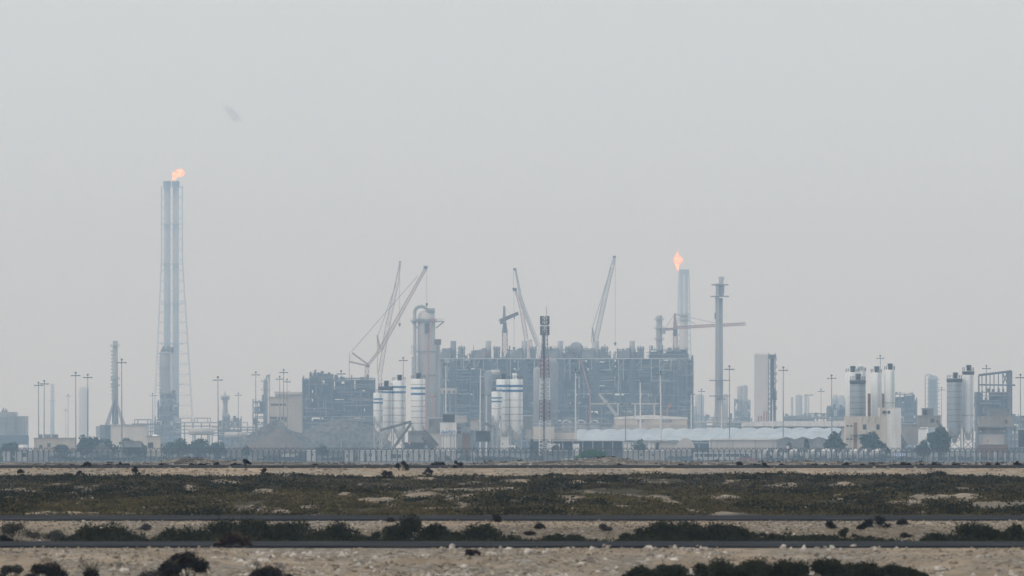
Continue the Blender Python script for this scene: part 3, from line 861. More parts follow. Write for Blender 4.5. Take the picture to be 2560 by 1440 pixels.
# ------------------------------------------------------------------ main plant: seven modules, 90 px (22 m) apart
tags7 = ['leftmost', 'second', 'third', 'fourth, middle', 'fifth', 'sixth', 'seventh, rightmost']
D = 3800; v = View(D)
for i in range(7):
    a = 1086+90*i; b_ = a+89 if i < 6 else 1722
    t = thing('process_module', tags7[i]+' of the seven tall process modules of the main plant', 'process module', (v.x(a+45), D, 0), 'process modules of the main plant')
    tall = i >= 3
    o = gen(v, a, b_, 897, 1110, D+3, 30, 50+i, 5.6, 5.3, 1.15, None, 0)
    if i < 6: gen(v, a+8, a+40, 876, 897, D+5, 14, 70+i, 4.2, 4, .9, o, 2)
    if i in (3, 4, 6): gen(v, a, b_-(28 if i==4 else 4), 874, 897, D+7, 16, 80+i, 5, 4, 1.2, o, 3)
    gen_build(o, t, em='plant_core')
    # pale front gallery beams
    g = MB()
    rg = random.Random(i*5)
    g.bar((v.x(a), D, v.z(897)), (v.x(b_), D, v.z(897)), .45)
    for z in (925, 951):
        q = rg.uniform(0,40); w9 = rg.uniform(20,60)
        g.bar((v.x(a+q), D, v.z(z)), (v.x(min(b_, a+q+w9)), D, v.z(z)), .36)
    for k in range(4):
        x = v.x(a+22*k+rg.uniform(0,12)); g.bar((x, D, v.z(rg.choice((925,925,951,985)))), (x, D, v.z(897)), .36)
        if (k+i) % 2: g.bar((x, D, v.z(925)), (v.x(a+22*k+25), D, v.z(899)), .28)
    g.build('gallery', M['steel_pale'], t)
    if i < 6:
        c = a+47 - (2 if i else 0)
        MB().frustum(v.x(c), D+6, v.z(897), v.z(852), v.s(7.2), v.s(7), 14).build('exhaust_stack', M['shell' if i else 'steel'], t, True)
        mb = MB().box(v.x(c-34), v.x(c-8), D+4, D+14, v.z(893), v.z(872))
        mb = MB().prism([(v.x(c-38),v.z(896)),(v.x(c-36),v.z(886)),(v.x(c-27),v.z(877)),(v.x(c-20),v.z(877)),(v.x(c-14),v.z(870)),(v.x(c-7),v.z(870)),(v.x(c-6),v.z(896))], D+3, D+13)
        if i == 3: MB().ball((v.x(1441), D+8, v.z(872)), v.s(18), 16, 10).build('dome', M['steel'], t, True)
        mb.build('duct', M['steel'], t, False)
        f = MB().lattice((v.x(c+21), D+6, v.z(897)), (v.x(c+21), D+6, v.z(866)), v.s(13), v.s(14), 4, .55, .4)
        f.frustum(v.x(c+21), D+6, v.z(892), v.z(860+rg.uniform(0,6)), v.s(1.6), v.s(1.4), 8)
        f.build('vent_frame', M['steel'], t)
        MB().box(v.x(c-9), v.x(c+8), D-1.5, D+1, v.z(1010), v.z(903)).build('duct_shaft', M['steel_dark'], t)
        f = MB().box(v.x(a+1), v.x(b_-1), D+1, D+12, v.z(897.5), v.z(895.5))
        for q in range(9):
            pa = rg.uniform(a, b_-8); f.box(v.x(pa), v.x(pa+rg.uniform(3,9)), D+3+rg.uniform(0,8), D+13, v.z(897), v.z(rg.uniform(871,891)))
        for q in range(14):
            px_ = rg.uniform(a, b_); h9 = rg.uniform(4, 16); f.bar((v.x(px_), D+rg.uniform(0,12), v.z(899)), (v.x(px_), D+6, v.z(892-h9)), rg.choice((.25,.4)))
            if rg.random() < .6: f.bar((v.x(px_-rg.uniform(2,8)), D+4, v.z(893-h9*.8)), (v.x(px_+rg.uniform(2,8)), D+4, v.z(893-h9*.8)), .3)
        f.box(v.x(c+10), v.x(c+32), D+2, D+10, v.z(872), v.z(871))
        f.build('roof_gear', M['steel'], t)
    if i == 1:
        MB().box(v.x(c-13), v.x(c-3), D+1, D+3, v.z(886), v.z(880)).build('red_cabin', M['orange'], t)
    if i == 6:
        mb = MB(); mb.box(v.x(1712), v.x(1728), D+2, D+30, 0, v.z(905)); mb.box(v.x(1716), v.x(1733), D+4, D+26, v.z(985), v.z(935))
        mb.build('side_tower', M['steel_dark'], t)
        gen_build(gen(v, 1695, 1732, 900, 1075, D-4, 6, 99, 3.5, 4, .6), t)
# domed vessels in front of the modules
def vcol(px0, px1, top, bot, D, label, m='shell', group='vertical vessels', name='process_column', rings=()):
    v = View(D); cx = v.x((px0+px1)/2); r = v.s(px1-px0)/2
    t = thing(name, label, 'column', (cx, D, 0), group)
    pr = [(r, 0), (r, v.z(top)-r*.8)] + [(r*math.cos(a), v.z(top)-r*.8+r*.8*math.sin(a)) for a in (.4,.8,1.15,1.5)]
    MB().lathe(cx, D, pr, 18).build('shell', M[m], t, True)
    for py in rings:
        MB().lathe(cx, D, [(r+.8, v.z(py)-.15), (r+.8, v.z(py)+.15), (r+.85, v.z(py)+1.1)], 14, False).build('platform', M['steel'], t)
    return t
vcol(1352, 1396, 893, 1110, 3740, 'large round topped grey vessel behind the red and white tower', 'steel', rings=(960,1030))
vcol(1333, 1352, 918, 1110, 3730, 'smaller round topped vessel left of the large one behind the red and white tower', 'shell')
vcol(1211, 1231, 925, 1110, 3730, 'grey vessel with a bent top standing left of the striped right silos', 'steel')
vcol(1094, 1106, 905, 1110, 3740, 'slim upright vessel just right of the tall elbow pipe column', 'steel')
hvessel(1222, 1250, 925, 938, 3735, 'short pale vessel lying high in front of the modules', 'shell_pale', 'overhead_duct')
v = View(3700)
t = thing('plant_annex', 'pale low flat cabin level in front of the left modules', 'building', (v.x(1118), 3700, 0))
MB().box(v.x(1092), v.x(1142), 3700, 3712, v.z(984), v.z(970)).build('wall', M['cream2'], t)
mb = MB()
for px in (1094, 1110, 1125, 1140): mb.bar((v.x(px), 3701, 0), (v.x(px), 3701, v.z(984)), .6)
mb.build('stilts', M['steel'], t)
for a in (1096, 1108, 1120, 1132): MB().box(v.x(a), v.x(a+6), 3699.8, 3700.3, v.z(982), v.z(977)).build('window', M['glass'], t)

# gantry and booms in front of the right modules
v = View(3600); D = 3600
t = thing('pipe_gantry', 'pale thin gantry beam on short posts in front of the right modules', 'gantry', (v.x(1560), D, 0))
MB().box(v.x(1476), v.x(1648), D, D+3, v.z(1011), v.z(1008)).build('beam', M['cream'], t)
for px in (1545, 1588, 1636): MB().box(v.x(px-2), v.x(px+2), D+.5, D+2.5, 0, v.z(1011)).build('post', M['cream'], t)
t = thing('conveyor_boom', 'pale slanting conveyor boom before the right modules', 'conveyor', (v.x(1520), D-6, 0))
MB().lattice((v.x(1542), D-6, v.z(1040)), (v.x(1497), D-6, v.z(985)), v.s(5), v.s(3), 10, .5, .4).build('boom', M['shell_pale'], t)
MB().box(v.x(1508), v.x(1518), D-8, D-4, v.z(1008), v.z(1000)).build('cabin', M['shell_pale'], t)
MB().tube((v.x(1542), D-6, 0), (v.x(1542), D-6, v.z(1038)), 1.0).build('mast', M['shell'], t)
for i, (px, py) in enumerate(((1416, 1052), (1452, 1052), (1484, 1052))):
    t = thing('arched_pipe', ['left','middle','right'][i]+' one of three pale hoop pipes at the foot of the plant', 'pipe', (v.x(px), D, 0), 'hoop pipes at the plant foot')
    MB().pipe([(v.x(px)+v.s(11)*math.cos(a), D-20, v.z(1062)+v.s(11)*math.sin(a)) for a in np.linspace(0, math.pi, 9)], .55).build('hoop', M['shell_pale'], t)
    MB().box(v.x(px-12), v.x(px+12), D-21, D-19, 0, v.z(1062)).build('base_block', M['concrete'], t)
def boomlift(pts, D, label, m='orange', w_=.6):
    v = View(D); t = thing('boom_lift', label, 'boom lift', (v.x(pts[-1][0]), D, 0), 'orange boom lifts')
    P = [(v.x(a), D, v.z(b)) for a, b in pts]
    mb = MB()
    for p, q in zip(P[:-1], P[1:]): mb.bar(p, q, w_)
    mb.build('boom', M[m], t)
    MB().box(P[0][0]-1.1, P[0][0]+1.1, D-1, D+1, P[0][2]-.6, P[0][2]+1).build('basket', M[m], t)
    bx = P[-1][0]; MB().box(bx-3, bx+3, D-1.6, D+1.6, .7, 2.4).build('chassis', M[m], t)
    for s_ in (-1.9, 1.9): MB().tube((bx+s_, D-1.8, .7), (bx+s_, D+1.8, .7), .7, None, 12).build('wheel', M['dark'], t)
boomlift([(1450,905),(1456,912),(1475,985),(1478,1108)], 3640, 'long thin faded red boom lift in front of the fourth module', 'crane_red')
boomlift([(1081,800),(1071,850),(1069,960),(1066,1104)], 3580, 'tall orange boom lift standing against the tall elbow pipe column')
boomlift([(1080,990),(1087,1035),(1092,1104)], 3500, 'short orange boom lift between the white silo and the batching building')
boomlift([(1673,1015),(1668,1022),(1668,1108)], 3500, 'small red tipped boom lift before the right end of the plant')

# ------------------------------------------------------------------ tall column with elbow pipe
D = 3650; v = View(D); cx = v.x(1066)
t = thing('process_column', 'massive grey column with a big elbow pipe curving over its top', 'column', (cx, D, 0), 'process columns')
R = v.s(22)
MB().lathe(cx, D, [(R,0),(R,v.z(810)),(R*1.02,v.z(800)),(R*.98,v.z(792)),(R*.85,v.z(783)),(R*.5,v.z(778)),(R*.2,v.z(777))], 24).build('shell', M['shell_pale'], t, True)
pts = [(v.x(1037), D-3, 0), (v.x(1037), D-3, v.z(785))]
for a in np.linspace(math.pi, .25, 9):
    pts.append((v.x(1053)+v.s(16)*math.cos(a), D-3, v.z(780)+v.s(14)*math.sin(a)))
pts.append((v.x(1070), D-3, v.z(780)))
MB().pipe(pts, v.s(4.2), 12).build('elbow_pipe', M['shell'], t, True)
mb = MB()
for py in (804, 800, 879, 938, 990): mb.lathe(cx, D, [(R+v.s(4), v.z(py)-.4), (R+v.s(4), v.z(py)+.4)], 20)
mb.build('ring_platform', M['steel'], t)
mb = MB().box(v.x(1027), v.x(1090), D-5, D-1, v.z(805), v.z(802)).box(v.x(1088), v.x(1111), D-4, D+2, v.z(805), v.z(803))
for x in range(1027, 1112, 5): mb.bar((v.x(x), D-5, v.z(803)), (v.x(x), D-5, v.z(797)), .16)
mb.box(v.x(1027), v.x(1111), D-5.1, D-4.9, v.z(797.6), v.z(797))
mb.bar((v.x(1110), D, v.z(804)), (v.x(1090), D, v.z(820)), .5).bar((v.x(1030), D, v.z(806)), (v.x(1046), D, v.z(822)), .5)
mb.build('working_platform', M['steel'], t)
mb = MB().box(v.x(1069), v.x(1088), D-4, D+4, v.z(783), v.z(781))
for x in range(1069, 1089, 4): mb.bar((v.x(x), D-4, v.z(782)), (v.x(x), D-4, v.z(771)), .25)
mb.box(v.x(1069), v.x(1088), D-4.2, D-3.9, v.z(772.5), v.z(771)); mb.box(v.x(1072), v.x(1087), D-2, D+2, v.z(781), v.z(774))
mb.build('top_platform', M['steel'], t)
MB().box(v.x(1062), v.x(1074), D-R-3, D-R+1.5, v.z(834), v.z(808)).build('side_duct', M['steel_dark'], t)
MB().box(v.x(1083), v.x(1103), D-2, D+3, v.z(862), v.z(848)).build('nozzle', M['rust'], t)
mb = MB()
for x in (1031, 1038, 1045):
    mb.bar((v.x(x), D-6, 0), (v.x(x), D-6, v.z(892)), .45)
for py in range(896, 1110, 9): mb.bar((v.x(1028), D-6, v.z(py)), (v.x(1047), D-6, v.z(py-7)), .35).bar((v.x(1028), D-6, v.z(py)), (v.x(1047), D-6, v.z(py)), .35)
mb.build('stair_frame', M['steel_pale'], t)
mb = MB()
for py in range(862, 886, 6): mb.bar((v.x(1027), D-5, v.z(py+4)), (v.x(1046), D-5, v.z(py)), .4)
mb.build('brace', M['steel_pale'], t)
MB().frustum(v.x(1094), D+9, 0, v.z(852), v.s(6), v.s(6), 12).build('side_column', M['shell'], t, True)

# ------------------------------------------------------------------ lattice boom cranes
def crane(D, label, segs, cat='crane', m='crane_red', w_=2.6, t_=.24, pend=(), hook=None, base=None, heads=(), group='lattice boom cranes'):
    """segs: list of (x0,y0,x1,y1,w0px,w1px,nbays,name)"""
    v = View(D); bx = v.x(base if base else segs[0][0])
    t = thing('crawler_crane', label, cat, (bx, D, 0), group)
    for (a,b,c,d,w0,w1,n,nm) in segs:
        MB().lattice((v.x(a),D,v.z(b)), (v.x(c),D,v.z(d)), v.s(w0), v.s(w1), n, t_, t_*.62).build(nm, M[m], t)
    for (a,b,c,d) in pend:
        MB().tube((v.x(a),D,v.z(b)), (v.x(c),D,v.z(d)), .17, None, 4).build('pendant_line', M['steel'], t)
    for (a,b,s_) in heads:
        MB().box(v.x(a-s_), v.x(a+s_), D-1.2, D+1.2, v.z(b+s_*.8), v.z(b-s_*.6)).build('boom_head', M['steel_dark'], t)
    if hook:
        a,b,c = hook
        h = MB().tube((v.x(a),D,v.z(b)), (v.x(a),D,v.z(c)), .10, None, 4).build('hoist_rope', M['steel'], t)
        MB().frustum(v.x(a), D, v.z(c+8), v.z(c), .35, .9, 8).build('hook_block', M['steel_dark'], t)
    MB().box(bx-3.5, bx+5, D-2, D+2, 1.6, 4.8).build('machine_house', M[m], t)
    for s_ in (-3.2, 2.2): MB().box(bx-5, bx+5, D+s_, D+s_+1.1, 0, 1.5).build('crawler_track', M['dark'], t)
    return t
crane(3850, 'faint red crane, its near upright boom the left one of the crossing pair',
      [(950,1105,950,935,9,9,13,'lower_boom'),(950,935,968,820,9,10,10,'boom'),(968,820,994,700,10,8,10,'boom'),(994,700,1000,658,8,2.5,5,'boom_tip')],
      heads=((1000,655,2.6),), hook=(999,660,808), t_=.22, pend=((944,935,943,845),(943,845,990,710)))
crane(3800, 'red crane with a back mast, its long boom leaning right over the elbow pipe column',
      [(912,1105,918,915,13,9,14,'lower_boom'),(918,915,950,875,5,6,4,'boom'),(950,875,1066,668,9,5.5,26,'boom'),(921,912,880,882,3,2.5,6,'back_mast'),(917,914,873,904,3,2.5,6,'back_mast'),(950,875,943,838,4,2,4,'jib_post')],
      heads=((1064,668,5),(920,915,4)), hook=(1067,672,758), t_=.26, pend=((878,880,1044,690),(875,882,873,905),(873,905,875,1000)))
crane(3950, 'grey lattice crane leaning left, the higher of the pair left of the telecom tower',
      [(1360,1000,1345,868,9,9,9,'lower_boom'),(1345,868,1306,765,5,5,14,'boom'),(1306,765,1289,676,6,3,12,'boom_tip')], m='steel',
      heads=((1287,673,4),), hook=(1284,678,720), pend=((1352,868,1304,745),), base=1362)
crane(3850, 'pale red lattice crane leaning left, the lower of the pair left of the telecom tower',
      [(1322,1100,1316,850,9,9,18,'lower_boom'),(1316,850,1304,775,9,8,7,'boom'),(1304,775,1288,724,8,3,6,'boom_tip')],
      heads=((1287,723,5),), hook=(1285,726,868), base=1324)
crane(3900, 'grey blue lattice crane leaning right above the fourth and fifth modules',
      [(1480,1000,1487,860,14,11,9,'lower_boom'),(1487,860,1512,745,11,10,15,'boom'),(1512,745,1531,665,10,8,10,'boom'),(1531,665,1536,645,8,4,3,'boom_tip'),(1486,858,1481,820,5,2,5,'back_mast')], m='steel',
      heads=((1536,642,3.5),), hook=(1538,646,856), pend=((1481,820,1527,670),(1481,820,1478,858)), base=1478, w_=3)
crane(3860, 'small orange lattice crane standing low between the third and fourth modules',
      [(1328,1080,1327,850,7,6,14,'lower_boom')], m='orange', heads=((1327,850,1.6),), base=1330)

# ------------------------------------------------------------------ tower cranes
v = View(3900); D = 3900
t = thing('tower_crane', 'tower crane with a short foreshortened jib left of the lattice cranes', 'tower crane', (v.x(1262), D, 0), 'tower cranes')
MB().lattice((v.x(1262),D,0), (v.x(1262),D,v.z(826)), v.s(12), v.s(12), 26, .4, .25).build('mast', M['crane_red'], t)
MB().lathe(v.x(1262), D, [(v.s(8),v.z(832)),(v.s(7),v.z(826)),(v.s(5),v.z(816)),(v.s(4),v.z(806))], 8).build('slewing_unit', M['steel_dark'], t)
MB().lattice((v.x(1261),D,v.z(806)), (v.x(1260.5),D,v.z(765)), v.s(6), v.s(2), 6, .5, .35).build('tower_head', M['steel'], t)
MB().lattice((v.x(1252),D+4,v.z(802)), (v.x(1293),D-40,v.z(786)), v.s(6), v.s(5), 10, .7, .5).build('jib', M['rust'], t)
MB().box(v.x(1250), v.x(1257), D+2, D+8, v.z(810), v.z(796)).build('counterweight', M['concrete'], t)
MB().tube((v.x(1261),D,v.z(767)), (v.x(1280),D-26,v.z(790)), .15, None, 4).build('tie_rope', M['steel'], t)
MB().tube((v.x(1286),D-32,v.z(790)), (v.x(1286),D-32,v.z(799)), .3, None, 6).build('hook_block', M['steel_dark'], t)
v = View(4000); D = 4000
t = thing('tower_crane', 'tower crane with a long level red jib reaching across the tallest grey stack', 'tower crane', (v.x(1688), D, 0), 'tower cranes')
MB().lattice((v.x(1688),D,0), (v.x(1688),D,v.z(836)), v.s(9), v.s(9), 26, .4, .25).build('mast', M['crane_red'], t)
MB().lathe(v.x(1688), D, [(v.s(6),v.z(840)),(v.s(5),v.z(828)),(v.s(5),v.z(822))], 8).build('slewing_unit', M['steel_dark'], t)
MB().lattice((v.x(1688),D,v.z(822)), (v.x(1687),D,v.z(784)), v.s(8), v.s(2), 6, .5, .35).build('tower_head', M['crane_red'], t)
MB().lattice((v.x(1690),D-1,v.z(819)), (v.x(1861),D-30,v.z(811)), v.s(6), v.s(6), 26, .3, .2).build('jib', M['crane_red'], t)
MB().lattice((v.x(1686),D+1,v.z(822)), (v.x(1662),D+9,v.z(823)), v.s(4), v.s(4), 5, .5, .35).build('counter_jib', M['crane_red'], t)
MB().box(v.x(1656), v.x(1664), D+6, D+11, v.z(834), v.z(820)).build('counterweight', M['steel'], t)
for a, b in ((1785, 808), (1740, 812)): MB().tube((v.x(1687),D,v.z(785)), (v.x(a),D-15,v.z(b)), .14, None, 4).build('tie_rope', M['steel'], t)
MB().tube((v.x(1687),D,v.z(785)), (v.x(1664),D+8,v.z(820)), .14, None, 4).build('tie_rope', M['steel'], t)

# ------------------------------------------------------------------ stacks at the right end
v = View(3900); D = 3900; cx = v.x(1650)
t = thing('chimney_stack', 'short pale chimney with platforms rising from the right end of the plant', 'chimney', (cx, D+20, 0))
MB().frustum(cx, D+20, 0, v.z(787), v.s(8.5), v.s(7.6), 14).build('shaft', M['shell'], t, True)
ladder_platforms(v, D+20, cx, v.s(8), (798, 820, 848), t, 1.0)
MB().box(v.x(1656), v.x(1664), D+14, D+20, v.z(832), v.z(818)).build('side_box', M['shell'], t)
v = View(4500); D = 4500; cx = v.x(1710)
t = thing('chimney_stack', 'grey chimney with a ringed top in front of the hazy right flare', 'chimney', (cx, D, 0))
MB().frustum(cx, D, 0, v.z(787), v.s(11), v.s(9), 14).build('shaft', M['shell_pale'], t, True)
ladder_platforms(v, D, cx, v.s(9.5), (788, 800), t, 1.0)
v = View(3750); D = 3750; cx = v.x(1798)
t = thing('chimney_stack', 'tallest grey stack with a bulging head and a ladder of pipes', 'chimney', (cx, D, 0))
MB().frustum(cx+v.s(3), D, 0, v.z(745), v.s(7.5), v.s(6), 14).build('shaft', M['shell'], t, True)
MB().lathe(v.x(1803), D, [(v.s(5),v.z(742)),(v.s(8),v.z(730)),(v.s(8),v.z(712)),(v.s(5),v.z(706)),(v.s(7.5),v.z(692))], 14).build('silencer', M['shell'], t, True)
MB().lattice((v.x(1793),D-4,0), (v.x(1793),D-4,v.z(708)), v.s(11), v.s(5.5), 44, .42, .3).build('support_frame', M['steel_pale'], t)
MB().frustum(v.x(1790.5), D-3, 0, v.z(740), .8, .7, 8).build('side_pipe', M['shell_pale'], t, True)
for py, w_ in ((712, 1.4), (741, 1.6), (951, 2.0), (990, 2.0)):
    MB().box(cx-v.s(8)-w_*2, cx+v.s(11)+w_*2, D-7, D+7, v.z(py)-.3, v.z(py)+.3).build('platform', M['steel'], t)
MB().prism([(v.x(1780),0),(v.x(1822),0),(v.x(1812),v.z(1010)),(v.x(1788),v.z(1010))], D-3, D+9).build('skirt', M['shell_pale'], t)
MB().box(v.x(1786), v.x(1789), D-5, D-3, v.z(798), v.z(782)).build('stair_cage', M['steel_dark'], t)

# white slab and stair tower
v = View(3300); D = 3300
t = thing('cold_box', 'tall plain pale slab shaped tower right of the far column cluster', 'tower', (v.x(1903), D, 0))
MB().box(v.x(1886.5), v.x(1920), D, D+9, 0, v.z(886)).build('casing', mat('pale_slab', (.60,.57,.57), .7, .04, .1), t)
mb = MB()
for x in range(1888, 1918, 6): mb.bar((v.x(x), D+1, v.z(886)), (v.x(x), D+1, v.z(882.5)), .12)
mb.box(v.x(1888), v.x(1918), D+.9, D+1.1, v.z(883), v.z(882.4))
mb.build('handrail', M['steel_pale'], t)
t = thing('stair_tower', 'dark pipe and stair tower attached right of the pale slab tower', 'tower', (v.x(1932), D, 0))
MB().frustum(v.x(1931), D+2, 0, v.z(888), v.s(5.2), v.s(5), 12).build('main_pipe', M['steel_dark'], t, True)
MB().box(v.x(1922), v.x(1940), D-1, D+6, v.z(896), v.z(887)).build('head_box', M['steel_dark'], t)
fr = MB().lattice((v.x(1930), D+2, 0), (v.x(1930), D+2, v.z(883)), v.s(17), v.s(17), 20, .25, .16)
fr.build('support_frame', M['steel'], t)
for py in (901, 919, 937, 955, 984, 990, 998, 1023):
    mb = MB().box(v.x(1934), v.x(1942), D-1, D+4, v.z(py+1), v.z(py))
    for x in (1934.3, 1938, 1941.7): mb.bar((v.x(x), D-1, v.z(py)), (v.x(x), D-1, v.z(py-6)), .2)
    mb.box(v.x(1934), v.x(1942), D-1.1, D-.9, v.z(py-5.6), v.z(py-6.3))
    mb.build('landing', M['steel_dark'], t)
r = random.Random(8); mb = MB()
for py in range(893, 1060, 7): mb.box(v.x(1919.5), v.x(1919.5+r.uniform(3,6)), D-.5, D+3, v.z(py+r.uniform(2,4)), v.z(py))
mb.build('pipe_supports', M['steel'], t)
MB().frustum(v.x(1938), D+3, 0, v.z(970), .6, .6, 8).build('riser_pipe', M['shell_pale'], t, True)
t = thing('scaffold', 'reddish scaffold at the foot of the pale slab tower', 'scaffold', (v.x(1908), D-6, 0))
mb = MB()
for x in (1895, 1902, 1909, 1916):
    for y in (0, 4): mb.bar((v.x(x), D-8+y, 0), (v.x(x), D-8+y, v.z(1028 if x > 1905 else 1040)), .4)
for z in (1034, 1044, 1054): mb.box(v.x(1895 if z > 1040 else 1908), v.x(1917), D-8.3, D-4, v.z(z+1), v.z(z))
mb.build('scaffold_frame', M['crane_red'], t)

# hazy far clusters
def cluster(D, label, cols, box=None, seed=1, m='shell'):
    v = View(D); t = thing('process_unit', label, 'process unit', (v.x(cols[0][0]), D, 0), 'hazy far process units')
    for (a, b, top) in cols:
        r = v.s(b-a)/2; cx = v.x((a+b)/2)
        MB().lathe(cx, D+random.Random(a).uniform(-8,8), [(r,0),(r,v.z(top)-r*.5),(r*.7,v.z(top)-r*.1),(.2,v.z(top))], 12).build('vessel', M[m], t, True)
    if box:
        gen_build(gen(v, box[0], box[1], box[2], 1110, D-6, 14, seed, 7, 6, .9), t)
    return t
cluster(6300, 'hazy stubby column cluster just right of the process plant', [(1738,1760,985),(1728,1740,1015)], (1722,1765,1040), 5)
cluster(5600, 'hazy column cluster hidden partly behind the tallest grey stack', [(1808,1820,985)], None)
cluster(5000, 'hazy broad shouldered column cluster left of the pale slab tower', [(1843,1858,965),(1855,1869,963)], (1837,1875,1005), 6, 'shell')
cluster(6600, 'three very faint short columns right of the stair tower', [(1977,1983,992),(1989,2006,986),(2011,2019,988)], (1965,2025,1040), 7)
cluster(7000, 'very faint wide column cluster behind the left of the cream silo building', [(2083,2096,986),(2096,2110,988)], (2082,2114,1000), 8)
t = cluster(5600, 'hazy tall column with a looping side pipe between the two silo groups', [(2319,2344,938)], None)
v = View(5600); MB().pipe([(v.x(2312),5590,0),(v.x(2312),5590,v.z(942)),(v.x(2316),5590,v.z(937)),(v.x(2326),5590,v.z(937)),(v.x(2329),5590,v.z(941))], v.s(1.6)).build('looping_pipe', M['shell'], t, True)
mb = MB()
for py in range(950, 1040, 10): mb.box(v.x(2316), v.x(2348), 5585, 5592, v.z(py)+0, v.z(py)+.6)
mb.build('platform', M['steel'], t)
v = View(4200)
t = thing('process_unit', 'dark toothed pipe structure behind the long low warehouse at right', 'process unit', (v.x(2090), 4200, 0), 'process structures')
o = gen(v, 2068, 2114, 1024, 1075, 4200, 10, 41, 4, 5, .9, None, 14); gen_build(o, t)
v = View(4100)
t = thing('process_unit', 'grey process structure rising right behind the cream silo building', 'process unit', (v.x(2265), 4100, 0), 'process structures')
o = gen(v, 2238, 2284, 985, 1105, 4100, 20, 42, 5.2, 5, 1.2, None, 6); gen(v, 2284, 2292, 1000, 1105, 4102, 12, 43, 3, 5, .6, o); gen_build(o, t)
v = View(3900)
t = thing('process_unit', 'low hazy plant structures filling the gap right of the steel frame', 'process unit', (v.x(2545), 3900, 0), 'process structures')
gen_build(gen(v, 2528, 2600, 1040, 1105, 3900, 20, 44, 6, 5, .9), t)
v = View(4300)
t = thing('process_unit', 'low dark structure band behind the warehouse, under the far columns', 'process unit', (v.x(1900), 4300, 0), 'process structures')
o = gen(v, 1765, 1880, 1048, 1100, 4300, 10, 45, 7, 5, .8, None, 8); gen(v, 1960, 2070, 1040, 1100, 4300, 10, 46, 7, 5, .8, o, 8); gen_build(o, t)

# big open steel frame at right
D = 3300; v = View(D)
t = thing('steel_frame_building', 'large open steel frame with a crowded lower half at the right', 'steel frame', (v.x(2488), D, 0))
mb = MB()
xs_ = [2447,2455,2465,2475,2485,2496,2507,2518,2529]
for x in xs_:
    top = 938-(x-2447)*.12
    mb.bar((v.x(x), D, 0), (v.x(x), D, v.z(top)), .55 if x in (2447,2529,2518) else .36)
for y in (0,): mb.bar((v.x(2447), D+y, v.z(938)), (v.x(2529), D+y, v.z(928)), .9).bar((v.x(2447), D+y, v.z(962)), (v.x(2538), D+y, v.z(963)), .6)
mb.bar((v.x(2507), D, v.z(960)), (v.x(2518), D, v.z(932)), .45).bar((v.x(2507), D, v.z(935)), (v.x(2518), D, v.z(958)), .45)
mb.build('steel_frame', M['steel_dark'], t)
MB().box(v.x(2519), v.x(2529), D+1, D+5, 0, v.z(930)).build('end_panel', M['steel'], t)
o = gen(v, 2440, 2530, 980, 1105, D+1, 20, 47, 4, 4, 1.2, None, 8)
o[0].v=[]; o[0].f=[]; o[0].bar((v.x(2441),D+1,0),(v.x(2441),D+1,v.z(980)),.8); gen_build(o, t)
mb = MB()
for a in range(2450, 2528, 6): mb.box(v.x(a), v.x(a+5), D-.5, D+3, v.z(982), v.z(978+ (a%3)))
mb.build('red_panels', M['crane_red'], t)
# ------------------------------------------------------------------ gravel heaps
def heap(px0, px1, top, peak, D, label, m, seed, depth=.6, flat=0.0):
    v = View(D); x0, x1 = v.x(px0), v.x(px1); cx = v.x(peak); h = v.z(top)
    n = 56; m_ = 30; hw = (x1-x0)/2*depth
    X, Yq = np.meshgrid(np.linspace(-1, 1, n), np.linspace(-1, 1, m_))
    X2 = np.where(X < 0, cx+X*(cx-x0), cx+X*(x1-cx))
    rr = np.sqrt(X**2+Yq**2)
    Z = h*(1-np.sqrt(rr**2+flat**2)+flat)*np.clip((1.0-rr)*20,0,1) + .17*h*fbm(X*4+seed, Yq*3, 5, seed)*np.clip(1.05-rr, 0, .4)*2
    Z = np.where(rr >= 1, -1.0, Z)
    V = np.stack([X2.ravel()-cx, Yq.ravel()*hw, Z.ravel()], 1)
    J = (np.arange(m_-1)[:,None]*n + np.arange(n-1)[None,:]).ravel()
    o = np_mesh('gravel_heap', V, np.stack([J, J+1, J+n+1, J+n], 1), M[m], (cx, D+hw, 0), True)
    return tag(o, label, 'heap', 'stockpiled heaps in the yard')
heap(535, 815, 1053, 690, 2900, 'biggest grey gravel heap, peaked below the beige block', 'gravelpile', 1, .5, .08)
heap(565, 800, 1075, 695, 2780, 'brownish heap lying in front of the biggest grey gravel heap', 'sandpile', 2, .4, .05)
heap(690, 985, 1048, 862, 3000, 'broad grey heap left of the striped white silos', 'gravelpile', 3, .5, .40)
heap(215, 292, 1107, 254, 2300, 'small pale gravel heap just behind the fence at left', 'gravelpile', 4, .6, .12)

